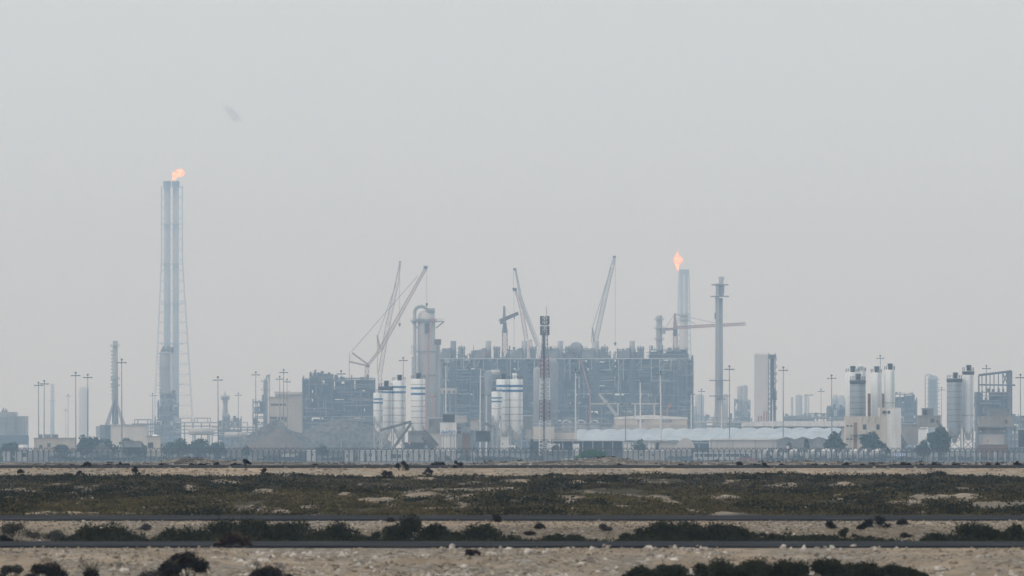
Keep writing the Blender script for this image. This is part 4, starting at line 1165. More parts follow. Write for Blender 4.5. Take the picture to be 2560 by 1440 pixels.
# ------------------------------------------------------------------ cement silos
def silo(px0, px1, top, cone, D, label, m='silo', stripes=(), seams=(), legs=True, filt=1, bot=1147, soot=False, rail=True, group='cement silos', dy=0, lattice_legs=False):
    v = View(D); cx = v.x((px0+px1)/2); r = v.s(px1-px0)/2; y = D+dy
    t = thing('cement_silo', label, 'silo', (cx, y, 0), group)
    zt, zc = v.z(top), max(1.5, v.z(cone))
    zb = max(1.2, zc-r*1.9) if legs else 0
    if legs: pr = [(.45, zb), (r, zc), (r, zt-.25), (r*.96, zt)]
    else: pr = [(r, 0), (r, zt-.25), (r*.96, zt)]
    MB().lathe(cx, y, pr, 32).build('shell', M[m], t, True)
    for a, b in stripes:
        MB().lathe(cx, y, [(r+.03, v.z(b)), (r+.03, v.z(a))], 32, False).build('painted_stripe', M['stripe'], t, True)
    if seams:
        mb = MB()
        for s_ in seams: mb.lathe(cx, y, [(r+.05, v.z(s_)-.07), (r+.05, v.z(s_)+.07)], 32, False)
        mb.build('seam_rings', M['rust' if m == 'silo' else 'steel_dark'], t, True)
    if soot:
        MB().lathe(cx, y, [(r*1.01, zt-1.4), (r*1.06, zt-.3), (r*.9, zt+.05)], 24).build('sooty_rim', M['steel_dark'], t, True)
    if legs:
        for sx in (-1, 1):
            for sy in (-1, 1):
                MB().bar((cx+sx*r*.8, y+sy*r*.8, 0), (cx+sx*r*.8, y+sy*r*.8, zc+.8), .32 if not lattice_legs else .4).build('leg', M['steel_pale'], t)
        mb = MB()
        n = 3
        for k in range(n):
            a, b = (zc*k/n), (zc*(k+1)/n)
            for sy in (-1, 1):
                mb.bar((cx-r*.8, y+sy*r*.8, a), (cx+r*.8, y+sy*r*.8, b), .16).bar((cx+r*.8, y+sy*r*.8, a), (cx-r*.8, y+sy*r*.8, b), .16)
                mb.bar((cx-r*.8, y+sy*r*.8, b), (cx+r*.8, y+sy*r*.8, b), .18)
        mb.build('bracing', M['steel_pale'], t)
    if filt:
        fx = cx + (r*.1 if filt == 1 else -r*.2)
        MB().lathe(fx, y, [(.75, zt), (.75, zt+1.3), (.95, zt+1.45), (.95, zt+2.0), (.6, zt+2.15)], 12).build('dust_filter', M['steel_dark' if filt == 1 else 'silo'], t, True)
    if rail:
        mb = MB()
        for i in range(14):
            a = 2*math.pi*i/14; mb.bar((cx+r*.97*math.cos(a), y+r*.97*math.sin(a), zt-.1), (cx+r*.97*math.cos(a), y+r*.97*math.sin(a), zt+1.15), .07)
        for z in (.6, 1.15): mb.lathe(cx, y, [(r*.97, zt+z-.04), (r*.97, zt+z+.04)], 20, False)
        mb.build('railing', M['steel_dark'], t)
    mb = MB()
    for sx in (-.25, .25): mb.bar((cx+r*.55+sx, y-r*.98, zc), (cx+r*.55+sx, y-r*.98, zt+1), .06)
    k = int((zt-zc)/.8)
    for i in range(k): mb.bar((cx+r*.55-.25, y-r*.98, zc+i*.8), (cx+r*.55+.25, y-r*.98, zc+i*.8), .05)
    mb.build('ladder', M['steel'], t)
    return t
D1 = 2250
silo(934, 958, 982, 1046, D1, 'short striped white silo at the left end of the left silo group', stripes=((996,1000),(1005,1009)), seams=(1027,), filt=0, dy=-4)
silo(946, 982, 966, 1068, D1, 'big striped white silo with a sooty top, left of the twin', stripes=((965.5,970),(978,983)), seams=(1002,1020,1038,1055), filt=1, soot=True, dy=3)
silo(980, 1014, 951, 1068, D1, 'big striped white silo with clean top, right of the sooty one', stripes=((965,970),(978,983)), seams=(1002,1020,1038,1055), filt=1, dy=3.1)
silo(1027, 1063, 947, 1070, D1, 'striped white silo standing alone right of the left twin', stripes=((968,973.5),(982,987.5)), seams=(961,1002,1016,1028,1044,1058), filt=1, dy=1)
silo(1229, 1255, 979, 1044, D1, 'short striped white silo at the left of the right silo pair', stripes=((993,997),(1002,1006)), seams=(1022,), filt=0, dy=-4)
silo(1241, 1274, 948, 1070, D1, 'tall striped white silo, left one of the touching right pair', stripes=((962,968),(974,980)), seams=(1000,1018,1036,1052), filt=1, dy=2)
silo(1273, 1307, 948, 1070, D1, 'tall striped white silo, right one of the touching right pair', stripes=((962,968),(974,980)), seams=(1000,1018,1036,1052), filt=2, dy=2.1)

def hut(px0, px1, top, bot, D, depth, label, m='white', name='shed', roof='flat', wins=(), group=None, cat='building', rm='concrete', overhang=.3, y0=0, lift=False):
    v = View(D); t = thing(name, label, cat, (v.x((px0+px1)/2), D+y0, 0), group)
    z0 = max(0, v.z(bot)); z1 = v.z(top)
    MB().box(v.x(px0), v.x(px1), D+y0, D+y0+depth, z0, z1).build('wall', M[m], t)
    if roof == 'flat': MB().box(v.x(px0)-overhang, v.x(px1)+overhang, D+y0-overhang, D+y0+depth+overhang, z1, z1+.25).build('roof', M[rm], t)
    for w_ in wins:
        MB().box(v.x(w_[0]), v.x(w_[1]), D+y0-.08, D+y0+.25, v.z(w_[3]), v.z(w_[2])).build('window' if len(w_) < 5 else w_[4], M['glass'], t)
    if lift:
        for x in (v.x(px0)+.5, v.x(px1)-.5):
            for y in (.5, depth-.5): MB().bar((x, D+y0+y, 0), (x, D+y0+y, z0), .35).build('leg', M['steel'], t)
    return t
# batching plant between the silo groups
v = View(2200); D = 2200
t = hut(1100, 1141, 1058, 1086, D, 6, 'white batching tower carrying the blue lettered signboard', 'white', 'batching_building', wins=(), rm='white', overhang=.1)
MB().box(v.x(1104), v.x(1141), D-.12, D, v.z(1086), v.z(1075)).build('sign_panel', M['white'], t)
MB().lathe(0, 0, [(.01,0),(.01,0)], 3)
lg = MB(); cx, cz = v.x(1107.5), v.z(1080.5)
for a in range(3):
    an = math.radians(90+120*a)
    lg.prism([(cx+.62*math.cos(an+da)*rr, cz+.62*math.sin(an+da)*rr) for da, rr in ((-.75,1),(0,1.15),(.75,1),(0,.12))], D-.2, D-.12)
lg.build('sign_emblem', M['stripe'], t)
# two short rows of lettering too small to read in the photograph
lt = MB(); r = random.Random(4)
for zc, h_, x0_, x1_ in ((1078.2, .34, 1112, 1138), (1082.2, .30, 1112, 1138)):
    x = v.x(x0_)
    while x < v.x(x1_):
        w_ = r.uniform(.14, .26)
        if r.random() > .14:
            lt.box(x, x+.07, D-.18, D-.12, v.z(zc)-h_, v.z(zc)+h_)
            lt.box(x+.07, x+w_, D-.18, D-.12, v.z(zc)-h_+ (0 if r.random()<.5 else h_*1.7), v.z(zc)-h_+.12+(0 if r.random()<.5 else h_*1.7))
        x += w_+.09
lt.build('sign_lettering', M['stripe'], t)
MB().box(v.x(1116.5), v.x(1118.5), D-.1, D, v.z(1074), v.z(1070.5)).build('red_mark', M['crane_red'], t)
MB().box(v.x(1101), v.x(1140), D+.4, D+5.6, 0, v.z(1086)).build('hopper_wall', M['white'], t)
mb = MB()
for px in (1102, 1108, 1126, 1135): mb.box(v.x(px), v.x(px)+.12, D+.3, D+.42, 0, v.z(1087))
mb.build('rain_streaks_trim', M['rust'], t)
hut(1072, 1141, 1046, 1100, 2320, 14, 'grey clad hall with white roof edges behind the batching tower', 'steel', 'industrial_hall', rm='white')
hut(1107, 1137, 1036, 1058, 2260, 6, 'dark grey machine cabin on top of the batching tower', 'steel_dark', 'machine_cabin')
hut(1137, 1167, 1041, 1056, 2300, 8, 'pale canopy block right of the dark machine cabin', 'shell_pale', 'canopy_block', rm='white', lift=True)
hut(1141, 1156, 1060, 1118, 2230, 6, 'grey mixer housing with a dark window, right of the signboard', 'steel', 'mixer_housing', wins=((1143,1152,1067,1073),(1143,1152,1076,1084)))
hut(1154, 1176, 1084, 1147, 2235, 6, 'dark brown hopper bay right of the batching tower', 'brick', 'hopper_bay')
hut(1072, 1100, 1082, 1147, 2290, 8, 'pale low annex left of the batching tower', 'shell_pale', 'annex', rm='concrete')
hut(1176, 1196, 1050, 1075, 2320, 5, 'pale raised hopper left of the right silos', 'shell_pale', 'hopper', lift=True)
hut(1190, 1226, 1078, 1104, 2260, 6, 'dark open platform bay between the hopper and the right silos', 'steel_dark', 'platform_bay', lift=True)
hut(1252, 1272, 1094, 1125, 2200, 5, 'small white cabin under the tall striped right silos', 'white', 'control_cabin', rm='white', wins=((1255,1258,1108,1111),))
hut(1308, 1330, 1040, 1072, 2300, 10, 'grey clad shed with a white roof edge, right of the striped silos', 'steel', 'industrial_hall', rm='white')
hut(1314, 1328, 1072, 1098, 2310, 8, 'pale lower shed right of the striped silos', 'shell_pale', 'shed')

def conveyor(pts, D, label, w_=1.2, m='steel_dark', legs=2):
    v = View(D); (a,b),(c,d) = pts
    t = thing('conveyor', label, 'conveyor', (v.x((a+c)/2), D, 0), 'belt conveyors')
    MB().lattice((v.x(a),D,v.z(b)), (v.x(c),D,v.z(d)), w_, w_, 12, .16, .12).build('truss', M['steel'], t)
    MB().bar((v.x(a),D,v.z(b)+.1), (v.x(c),D,v.z(d)+.1), w_*.75).build('belt', M[m], t)
    for k in range(1, legs+1):
        f = k/(legs+1); x = v.x(a+(c-a)*f); z = v.z(b+(d-b)*f)
        if z > 1: MB().bar((x-.6,D,0),(x,D,z),.2).bar((x+.6,D,0),(x,D,z),.2).build('leg', M['steel'], t)
conveyor(((950,1076),(1028,1054)), 2235, 'thin conveyor arm slanting across the left twin silos', .7, 'steel', 0)
conveyor(((985,1118),(1028,1058)), 2230, 'steep conveyor rising between the left silos', .8, 'steel', 1)
conveyor(((1088,1120),(1055,1082)), 2210, 'dark covered conveyor sloping down right of the lone silo', 3.4, 'steel_dark', 0)
conveyor(((1208,1056),(1232,1068)), 2240, 'short pale chute dropping onto the short right silo', .8, 'white', 0)
conveyor(((2262,1118),(2232,1070)), 2150, 'wide dark conveyor right of the cream silo building', 2.6, 'steel_dark', 0)
conveyor(((2372,1100),(2342,1050)), 2240, 'rusty pale conveyor climbing to the grey batching cabin at right', 1.1, 'steel', 1)
# aggregate bins under the lone silo
v = View(2180); D = 2180
t = thing('aggregate_bin', 'dark aggregate bins below the lone striped silo', 'bin', (v.x(1045), D, 0))
MB().prism([(v.x(1008), v.z(1106)), (v.x(1066), v.z(1106)), (v.x(1060), v.z(1122)), (v.x(1014), v.z(1122))], D, D+4).build('hopper', M['steel_dark'], t)
MB().box(v.x(1020), v.x(1054), D+.5, D+3.5, v.z(1106), v.z(1080)).build('housing', M['steel'], t)
MB().box(v.x(1016), v.x(1062), D-.2, D+4.2, v.z(1079), v.z(1077)).build('roof', M['steel_dark'], t)
for x in (1012, 1036, 1062): MB().bar((v.x(x), D+.2, 0), (v.x(x), D+.2, v.z(1118)), .4).build('leg', M['steel'], t)
t = thing('warning_board', 'small red and white board below the lone striped silo', 'sign', (v.x(1023.5), 2170, 0))
v = View(2170)
MB().box(v.x(1021.5), v.x(1025.5), 2169.9, 2170, v.z(1111), v.z(1104)).build('board', M['red'], t)
MB().box(v.x(1022.5), v.x(1024.5), 2169.84, 2169.9, v.z(1109), v.z(1106)).build('white_mark', M['white'], t)
MB().bar((v.x(1023.5), 2170.1, 0), (v.x(1023.5), 2170.1, v.z(1106)), .12).build('post', M['steel'], t)

# ------------------------------------------------------------------ red and white telecom tower
D = 2150; v = View(D); cx = v.x(1362)
t = thing('telecom_tower', 'slender red and white lattice tower crowned with dark antennas', 'tower', (cx, D, 0))
bands = [(1147,1100,28,27,'white'),(1100,1050,27,26,'white'),(1050,1000,26,25,'red2'),(1000,945,25,22,'white'),(945,892,22,19,'red2'),(892,840,18,12,'steel'),(840,790,12,12,'steel')]
M['red2'] = mat('red_tower_paint', (.20,.04,.05), .6, .2, .8)
for (p0,p1,w0,w1,mm) in bands:
    MB().lattice((cx,D,v.z(p0)), (cx,D,v.z(p1)), v.s(w0), v.s(w1), 5, .22, .12).build('lattice_section', M[mm], t)
MB().box(cx-v.s(3.6)/2-.4, cx+v.s(1), D-.5, D+.3, 0, v.z(830)).build('cable_ladder', M['steel_dark'], t)
mb = MB()
for z0, z1 in ((838, 815), (812, 790)):
    for k in range(6):
        a = math.pi*2*k/6+.3; x = cx+v.s(11)*math.cos(a); y = D+v.s(11)*math.sin(a)
        MB().box(x-.17, x+.17, y-.2, y+.2, v.z(z0), v.z(z1)).build('panel_antenna', M['steel_dark'], t)
        mb.bar((x, y, v.z((z0+z1)/2)), (cx, D, v.z((z0+z1)/2)), .12)
    mb.lathe(cx, D, [(v.s(11), v.z(z0)), (v.s(11), v.z(z0)+.2)], 10, False)
mb.build('antenna_mounts', M['steel_dark'], t)
MB().tube((cx+.6, D, v.z(792)), (cx+.6, D, v.z(766)), .07, None, 5).build('lightning_rod', M['steel_dark'], t)

# ------------------------------------------------------------------ sheds and tents, centre right
v = View(3100); D = 3100
t = thing('warehouse', 'white shed with a low curved roof in front of the right modules', 'warehouse', (v.x(1629), D, 0), 'warehouses')
MB().box(v.x(1539), v.x(1718), D, D+45, 0, v.z(1048)).build('wall', M['cream'], t)
MB().prism([(v.x(1537),v.z(1048)),(v.x(1720),v.z(1048)),(v.x(1719),v.z(1043)),(v.x(1680),v.z(1041)),(v.x(1630),v.z(1037)),(v.x(1590),v.z(1039)),(v.x(1538),v.z(1043))], D-.5, D+45.5).build('roof', M['white'], t)
for a, b in ((1594,1610),(1655,1680)): MB().box(v.x(a), v.x(b), D-.3, D+.3, v.z(1056), v.z(1049)).build('opening', M['steel'], t)
MB().box(v.x(1533), v.x(1716), D-8, D-1, 0, v.z(1062)).build('lean_to', M['cream2'], t)
v = View(2900); D = 2900
t = thing('warehouse', 'very long low pale warehouse running behind the blue tents to the silo building', 'warehouse', (v.x(1990), D, 0), 'warehouses')
MB().box(v.x(1858), v.x(2118), D+2, D+30, 0, v.z(1066)).build('wall', M['cream2'], t)
MB().prism([(v.x(1858),v.z(1066)),(v.x(2118),v.z(1066)),(v.x(2118),v.z(1052)),(v.x(1910),v.z(1053)),(v.x(1858),v.z(1057))], D, D+32).build('roof', M['white'], t)
mb = MB()
for a in range(1898, 2116, 7): mb.box(v.x(a), v.x(a+4.5), D+1.7, D+2.3, v.z(1070), v.z(1067))
mb.build('window_band', M['glass'], t)
# scalloped tents: each vault a thing
v = View(2700); D = 2700
px = 1440.0; i = 0
vw = [33,34,38,36,40,34,36,38,44,40,38,42,44,42,40,42,44]
while px < 2112 and i < len(vw):
    w_ = vw[i]; a, b = px, min(px+w_, 2118)
    top = 1072 - (1.5 if 1560 < px else 0) - min(2, max(0, (px-1700)/60))
    t = thing('tent_bay', f'pale blue vaulted tent bay, number {i+1} from the left in the long row', 'tent', (v.x((a+b)/2), D, 0), 'long row of pale blue vaulted tents')
    n = 10; mb = MB(); pts0 = []; pts1 = []
    for k in range(n+1):
        f = k/n; h = math.sin(math.pi*f)**.75
        xx = v.x(a)+(v.x(b)-v.x(a))*f
        pts0.append((xx-5, D-26, v.z(1102)+h*.2)); pts1.append((xx, D, v.z(top+4.2)+h*v.s(4.2)))
    for k in range(n): mb.quad(pts0[k], pts0[k+1], pts1[k+1], pts1[k])
    bk = [(p[0], p[1]+22, max(p[2]-6, .5)) for p in pts1]
    for k in range(n): mb.quad(pts1[k], pts1[k+1], bk[k+1], bk[k])
    mb.build('canopy', M['tent'], t, True)
    for q in (pts0[0], pts0[-1]): MB().bar((q[0]+.2*(1 if q is pts0[0] else -1), q[1]+.3, 0), (q[0]+.2*(1 if q is pts0[0] else -1), q[1]+.3, q[2]-.05), .3).build('pole', M['steel'], t)
    MB().box(pts0[0][0]+.3, pts0[-1][0]-.3, D-20, D+18, 0, v.z(1103)-.9).build('stacked_goods', M['steel_dark'], t)
    px += w_; i += 1
v = View(2500); D = 2500
t = thing('warehouse', 'beige low building left of the tents behind the red and white tower', 'warehouse', (v.x(1380), D, 0), 'warehouses')
MB().box(v.x(1333), v.x(1386), D, D+20, 0, v.z(1067)).build('wall', M['cream'], t)
MB().box(v.x(1386), v.x(1442), D+2, D+18, 0, v.z(1082)).build('wing', M['cream'], t)
MB().box(v.x(1386), v.x(1442), D+6, D+18, v.z(1082), v.z(1076)).build('parapet', M['concrete'], t)
MB().box(v.x(1326), v.x(1444), D-3, D, 0, v.z(1099)).build('open_bay', M['steel_dark'], t)
v = View(2300); D = 2300
t = thing('open_shelter', 'long dark open shelter under the left tents with parked goods', 'shelter', (v.x(1500), D, 0))
MB().prism([(v.x(1330),v.z(1103)),(v.x(1560),v.z(1103)),(v.x(1560),v.z(1101.5)),(v.x(1445),v.z(1100.5)),(v.x(1330),v.z(1101))], D-1, D+10).build('roof', M['shell_pale'], t)
MB().box(v.x(1332), v.x(1558), D+9, D+10, 0, v.z(1103)).build('back_wall', M['steel_dark'], t)
for x in range(1332, 1560, 25): MB().bar((v.x(x), D-.6, 0), (v.x(x), D-.6, v.z(1103)), .22).build('post', M['steel_pale'], t)
for i_, (a, b) in enumerate(((1368,1400),(1432,1448))):
    hut(a, b, 1111, 1140, 2230, 3, ('wide','small')[i_]+' white container beside the long dark open shelter', 'white', 'white_container', cat='container', rm='white', overhang=.02)
v = View(2250); D = 2250
t = thing('open_shed', 'long shed with white upright panels behind the green shrub', 'shed', (v.x(1640), D, 0), 'yard sheds')
mb = MB()
for a in range(1559, 1640, 10): mb.box(v.x(a), v.x(a+8), D, D+.4, 0, v.z(1105))
mb.build('panel', M['white'], t)
MB().box(v.x(1640), v.x(1728), D, D+6, 0, v.z(1106)).build('wall', M['shell_pale'], t)
MB().prism([(v.x(1557),v.z(1105)),(v.x(1732),v.z(1108)),(v.x(1732),v.z(1106)),(v.x(1650),v.z(1101)),(v.x(1557),v.z(1103))], D-.5, D+10).build('roof', M['concrete'], t)
v = View(2200); D = 2200
t = thing('dome_shelter', 'small pale arched shelter with a dark side right of the white panelled shed', 'shelter', (v.x(1715), D, 0))
MB().prism([(v.x(1690)+ (v.x(1738)-v.x(1690))*f, v.z(1120)+ (v.z(1095)-v.z(1120))*math.sin(math.pi*f)**.6) for f in np.linspace(0,1,12)], D, D+7).build('shell', M['shell_pale'], t)
v = View(2350); D = 2350
t = thing('warehouse', 'pale wide shed with thin vertical joints left of the gabled sheds', 'warehouse', (v.x(1860), D, 0), 'yard sheds')
MB().box(v.x(1775), v.x(1945), D, D+20, 0, v.z(1100)).build('wall', M['shell_pale'], t)
MB().prism([(v.x(1772),v.z(1100)),(v.x(1947),v.z(1100)),(v.x(1944),v.z(1096)),(v.x(1780),v.z(1096))], D-.6, D+20.5).build('roof', M['white'], t)
mb = MB()
for a in (1778,1792,1832,1888,1932,1942): mb.box(v.x(a), v.x(a)+.12, D-.06, D, 0, v.z(1100))
mb.build('joint_strips', M['steel_dark'], t)
for i_, (a, p, b) in enumerate(((1943,1966,1986),(1986,2007,2029),(2028,2046,2070))):
    t = thing('gabled_shed', ('left','middle','right')[i_]+' one of three joined grey gabled sheds', 'shed', (v.x(p), D, 0), 'three joined grey gabled sheds')
    MB().prism([(v.x(a)+.03,0),(v.x(b)-.03,0),(v.x(b)-.03,v.z(1099)),(v.x(p),v.z(1092.5)),(v.x(a)+.03,v.z(1099))], D-2, D+16).build('wall', M['steel'], t)
    MB().prism([(v.x(a)+.05,v.z(1099)),(v.x(p),v.z(1092.5)),(v.x(b)-.05,v.z(1099)),(v.x(b)-.05,v.z(1098)),(v.x(p),v.z(1091.3)),(v.x(a)+.05,v.z(1098))], D-2.4, D+16.4).build('roof', M['shell_pale'], t)

# ------------------------------------------------------------------ cream silo building, right
D = 2080; v = View(D)
t = thing('silo_building', 'cream rendered building with a taller right tower and silos behind it', 'building', (v.x(2180), D, 0))
MB().box(v.x(2114), v.x(2199), D, D+13, 0, v.z(1041)).build('wall', M['cream'], t)
MB().box(v.x(2199), v.x(2252), D-1.0, D+12, 0, v.z(1019)).build('tower_wall', M['cream'], t)
MB().box(v.x(2217), v.x(2252.5), D-1.35, D-1.0, 0, v.z(1021)).build('render_panel', M['white'], t)
for a, b, c, d in ((2116,2122,1063,1067),(2125,2131,1063,1067),(2116,2122,1096,1100),(2125,2131,1096,1100),(2157,2166,1061,1074),(2191,2199,1061,1074)):
    f = MB().box(v.x(a), v.x(b), D-.06 if b < 2199 else D-.06, D+.2, v.z(d), v.z(c)).build('window', M['glass'], t)
for a, b in ((2206,2214.5),(2218.5,2225)):
    MB().box(v.x(a), v.x(b), D-1.42, D-.9, v.z(1034), v.z(1027)).build('window', M['dark'], t)
MB().box(v.x(2134), v.x(2143), D-.12, D+.2, 0, v.z(1056)).build('brown_panel', M['brick'], t)
mb = MB()
mb.box(v.x(2126), v.x(2160), D-1.6, D-.1, v.z(1087.5), v.z(1086))
for x in (2126, 2134, 2143, 2152, 2160): mb.bar((v.x(x), D-1.6, 0 if x in (2126,2160) else v.z(1086)), (v.x(x), D-1.6, v.z(1079)), .09)
mb.box(v.x(2126), v.x(2160), D-1.65, D-1.58, v.z(1079.6), v.z(1079))
mb.build('balcony', M['steel'], t)
mb = MB()
for (a, b) in ((2158, 2155), (2175, 2170), (2190, 2188)): mb.tube((v.x(a), D-.1, v.z(1042)), (v.x(b), D-.1, v.z(1058)), .06, None, 5)
mb.build('cables', M['steel_dark'], t)
Ds = D+16
silo(2116, 2150, 930, 1060, Ds, 'white silo with a curved handrail at the left end of the cream building', filt=1, dy=6, legs=False, m='silo')
silo(2147, 2168, 927, 1060, Ds, 'slim white silo peeking out right behind the blue grey one', filt=2, dy=7, legs=False)
silo(2124, 2163, 950, 1060, Ds, 'blue grey ringed silo on the cream building', m='silo_blue', seams=(963,978,993,1007,1021,1036), filt=1, dy=-1.5, legs=False, soot=True)
silo(2178, 2206, 931, 1060, Ds, 'white silo in the middle of the cream building', filt=1, dy=3, legs=False)
silo(2212, 2239, 924, 1060, Ds, 'tallest white silo behind the right tower of the cream building', filt=1, dy=3, legs=False, seams=(1007,))
v = View(Ds+10)
t = thing('brick_shaft', 'brown shaft visible in the gaps between the white silos of the cream building', 'wall', (v.x(2192), Ds+10, 0))
MB().box(v.x(2170), v.x(2214), Ds+10, Ds+14, 0, v.z(984)).build('wall', M['brick'], t)
silo(2367, 2406, 946, 1070, 2200, 'grey ringed silo with a sooty top, left of the right end pair', m='silo_blue', seams=(963,979,994,1010,1024,1038,1054), filt=1, dy=0, soot=True)
silo(2407, 2436, 927, 1074, 2200, 'taller dusty white silo with a dark stained top at the right end pair', filt=1, dy=2, soot=True, seams=(1038,))

# batching plant at the right end
hut(2306, 2334, 1022, 1040, 2260, 6, 'dark cabin topping the grey batching plant left of the ringed silo', 'steel', 'machine_cabin', wins=((2308,2318,1025,1038),))
hut(2295, 2352, 1040, 1068, 2260, 8, 'pale batching hall on posts left of the ringed silo', 'concrete', 'batching_building', wins=((2326,2336,1047,1057),), lift=True)
hut(2256, 2296, 1062, 1110, 2250, 5, 'grey flat wall block right of the cream silo building', 'concrete', 'storage_wall')
hut(2297, 2316, 1072, 1110, 2230, 4, 'small ribbed pale tank housing left of the dark tree', 'silo', 'tank_housing')
v = View(2150); D = 2150
t = thing('batching_building', 'stained concrete batching house with a raised top box at the far right', 'building', (v.x(2490), D, 0))
MB().box(v.x(2448), v.x(2535), D, D+9, v.z(1066), v.z(1041)).build('upper_wall', M['concrete'], t)
MB().box(v.x(2443), v.x(2540), D-.8, D+9.8, v.z(1069), v.z(1066)).build('floor_slab', M['steel'], t)
MB().box(v.x(2472), v.x(2524), D+1, D+8, v.z(1041), v.z(1022)).build('top_box', M['steel'], t)
MB().box(v.x(2450), v.x(2510), D+1, D+8, 0, v.z(1086)).build('lower_wall', M['shell_pale'], t)
MB().prism([(v.x(2462),v.z(1086)),(v.x(2500),v.z(1086)),(v.x(2512),v.z(1069)),(v.x(2450),v.z(1069))], D+1.5, D+7).build('hopper', M['concrete'], t)
for x in (2446, 2514, 2537): MB().bar((v.x(x), D+.2, 0), (v.x(x), D+.2, v.z(1069)), .55).build('leg', M['steel'], t)
MB().box(v.x(2513), v.x(2518), D-.08, D+.2, v.z(1059), v.z(1050)).build('window', M['glass'], t)
MB().prism([(v.x(2466),v.z(1106)),(v.x(2469),v.z(1106)),(v.x(2474),v.z(1098)),(v.x(2471),v.z(1098))], D+.9, D+1).build('orange_mark', M['orange'], t)
hut(2444, 2520, 1112, 1147, 2140, 3, 'low brown wall under the concrete batching house at the far right', 'brick', 'low_wall', cat='wall')
hut(2547, 2570, 1074, 1118, 2120, 5, 'dark open kiosk with a white curved roof at the right edge', 'steel_dark', 'kiosk', rm='white')

# ------------------------------------------------------------------ trees and low yard buildings
tree(2086, 0, 1079, 56, 2020, 'large dark green tree left of the cream silo building', 1, 'trees in the yard', n=1800)
tree(2181, 0, 1077, 74, 2010, 'large dark tree in front of the cream silo building', 2, 'trees in the yard', n=2200)
tree(2207, 0, 1108, 34, 2005, 'small tree at the right foot of the large tree before the cream building', 3, 'trees in the yard', n=700)
tree(2350, 0, 1064, 74, 2120, 'broad dark tree below the grey batching plant at right', 4, 'trees in the yard', n=2400)
tree(2310, 0, 1100, 50, 2110, 'low wide dark tree left of the broad one under the batching plant', 14, 'trees in the yard', n=1000)
tree(2016, 0, 1096, 22, 2150, 'small tree in front of the middle gabled shed', 5, 'trees in the yard', n=500)
tree(1973, 0, 1103, 20, 2150, 'small forked tree behind the round traffic sign', 6, 'trees in the yard', n=400)
for i_, (px, top, w_, n_) in enumerate(((30,1104,70,900),(207,1087,44,800),(232,1091,80,1500),(265,1096,70,1100),(318,1093,56,1000),(345,1102,70,1000),(160,1110,50,600),(452,1094,70,1200),(500,1098,90,1400),(545,1104,80,1000),(425,1104,60,800),(615,1112,30,300),(806,1112,34,600),(1390,1108,30,400),(1330,1092,10,120),(1600,1096,40,420))):
    lab = ['dark tree clump at the left edge under the grey block unit','upright dark tree left of the flared chimney foot','wide dark tree before the flared chimney foot','dark tree right of the wide one at the chimney foot','dark tree in front of the wide pale tank','low dark tree right of the pale tank','low tree over the left yard building','dark round tree right of the small white gate house','long low dark tree under the pale pipe vessel','low dark tree by the light mast left of the gravel heap','low bushy tree right of the small white gate house','tiny tree left of the gravel heap foot','dark tree before the right foot of the brown heap','dark tree beside the long open shelter','tiny slim tree right of the striped silos','flat dark tree above the white panelled shed'][i_]
    tree(px, 0, top, w_, 2350+i_*9 if px < 1300 else 2230, lab, 20+i_, 'trees in the yard', n=n_)
hut(85, 186, 1096, 1130, 2500, 12, 'long pale low building at left with a dark panelled roofline', 'cream2', 'low_building', group='low yard buildings', wins=((98,106,1112,1120),(118,126,1108,1118),(150,156,1112,1120)))
v = View(2510)
t = thing('roof_container_row', 'row of dark rooftop units on the long pale low building at left', 'rooftop unit', (v.x(135), 2510, 0))
mb = MB()
for a in (100, 112, 120, 131, 139): mb.box(v.x(a), v.x(a+7), 2503, 2508, v.z(1095)+.05, v.z(1086))
mb.build('housing', M['steel'], t)
t = hut(368, 400, 1092, 1140, 2150, 6, 'small white gate house with a rounded top between dark trees at left', 'cream', 'gate_house', wins=((370,383,1106,1120),))
v = View(2150); MB().ball((v.x(387), 2153, v.z(1091.5)), v.s(9), 14, 6, sz=.6, z0=0).build('roof_dome', M['white'], t, True)
hut(309, 353, 1104, 1118, 2260, 4, 'brown framed hoarding behind the fence at left', 'steel', 'hoarding', cat='hoarding')
v = View(2000)
t = thing('water_tank', 'white water tank on a stand behind the fence at the left edge', 'tank', (v.x(58), 2000, 0))
MB().lathe(v.x(58), 2000, [(v.s(10),v.z(1126)),(v.s(12),v.z(1124)),(v.s(12),v.z(1114)),(v.s(9),v.z(1112))], 18).build('tank_body', M['white'], t, True)
for sx in (-1,1): MB().bar((v.x(58)+sx, 2000, 0), (v.x(58)+sx, 2000, v.z(1126)), .2).build('leg', M['steel'], t)

# low brown and grey clutter belt behind the fence: hedges and heaps of earth
mk = mat('yard_scrub', (.060,.066,.050), .9, .4, .2, col2=(.028,.033,.028))
cl = []
r = random.Random(77)
for i in range(150):
    px = r.uniform(-40, 2600); Dq = r.uniform(1960, 2140); vq = View(Dq)
    h = r.uniform(.6, 1.9)
    cl.append((vq.x(px), Dq, h*.3, r.uniform(1.5, 5), r.uniform(1, 2), h*.7))
V_, F_ = leaves(cl, 14000, .34, 5)
V_[:,2] = np.maximum(V_[:,2], .02)
V_[:,1] += 2050*(KD-1)
tag(np_mesh('scrub_hedge', V_, F_, mk), 'low dusty scrub growing in the yard behind the fence', None, None, 'stuff')
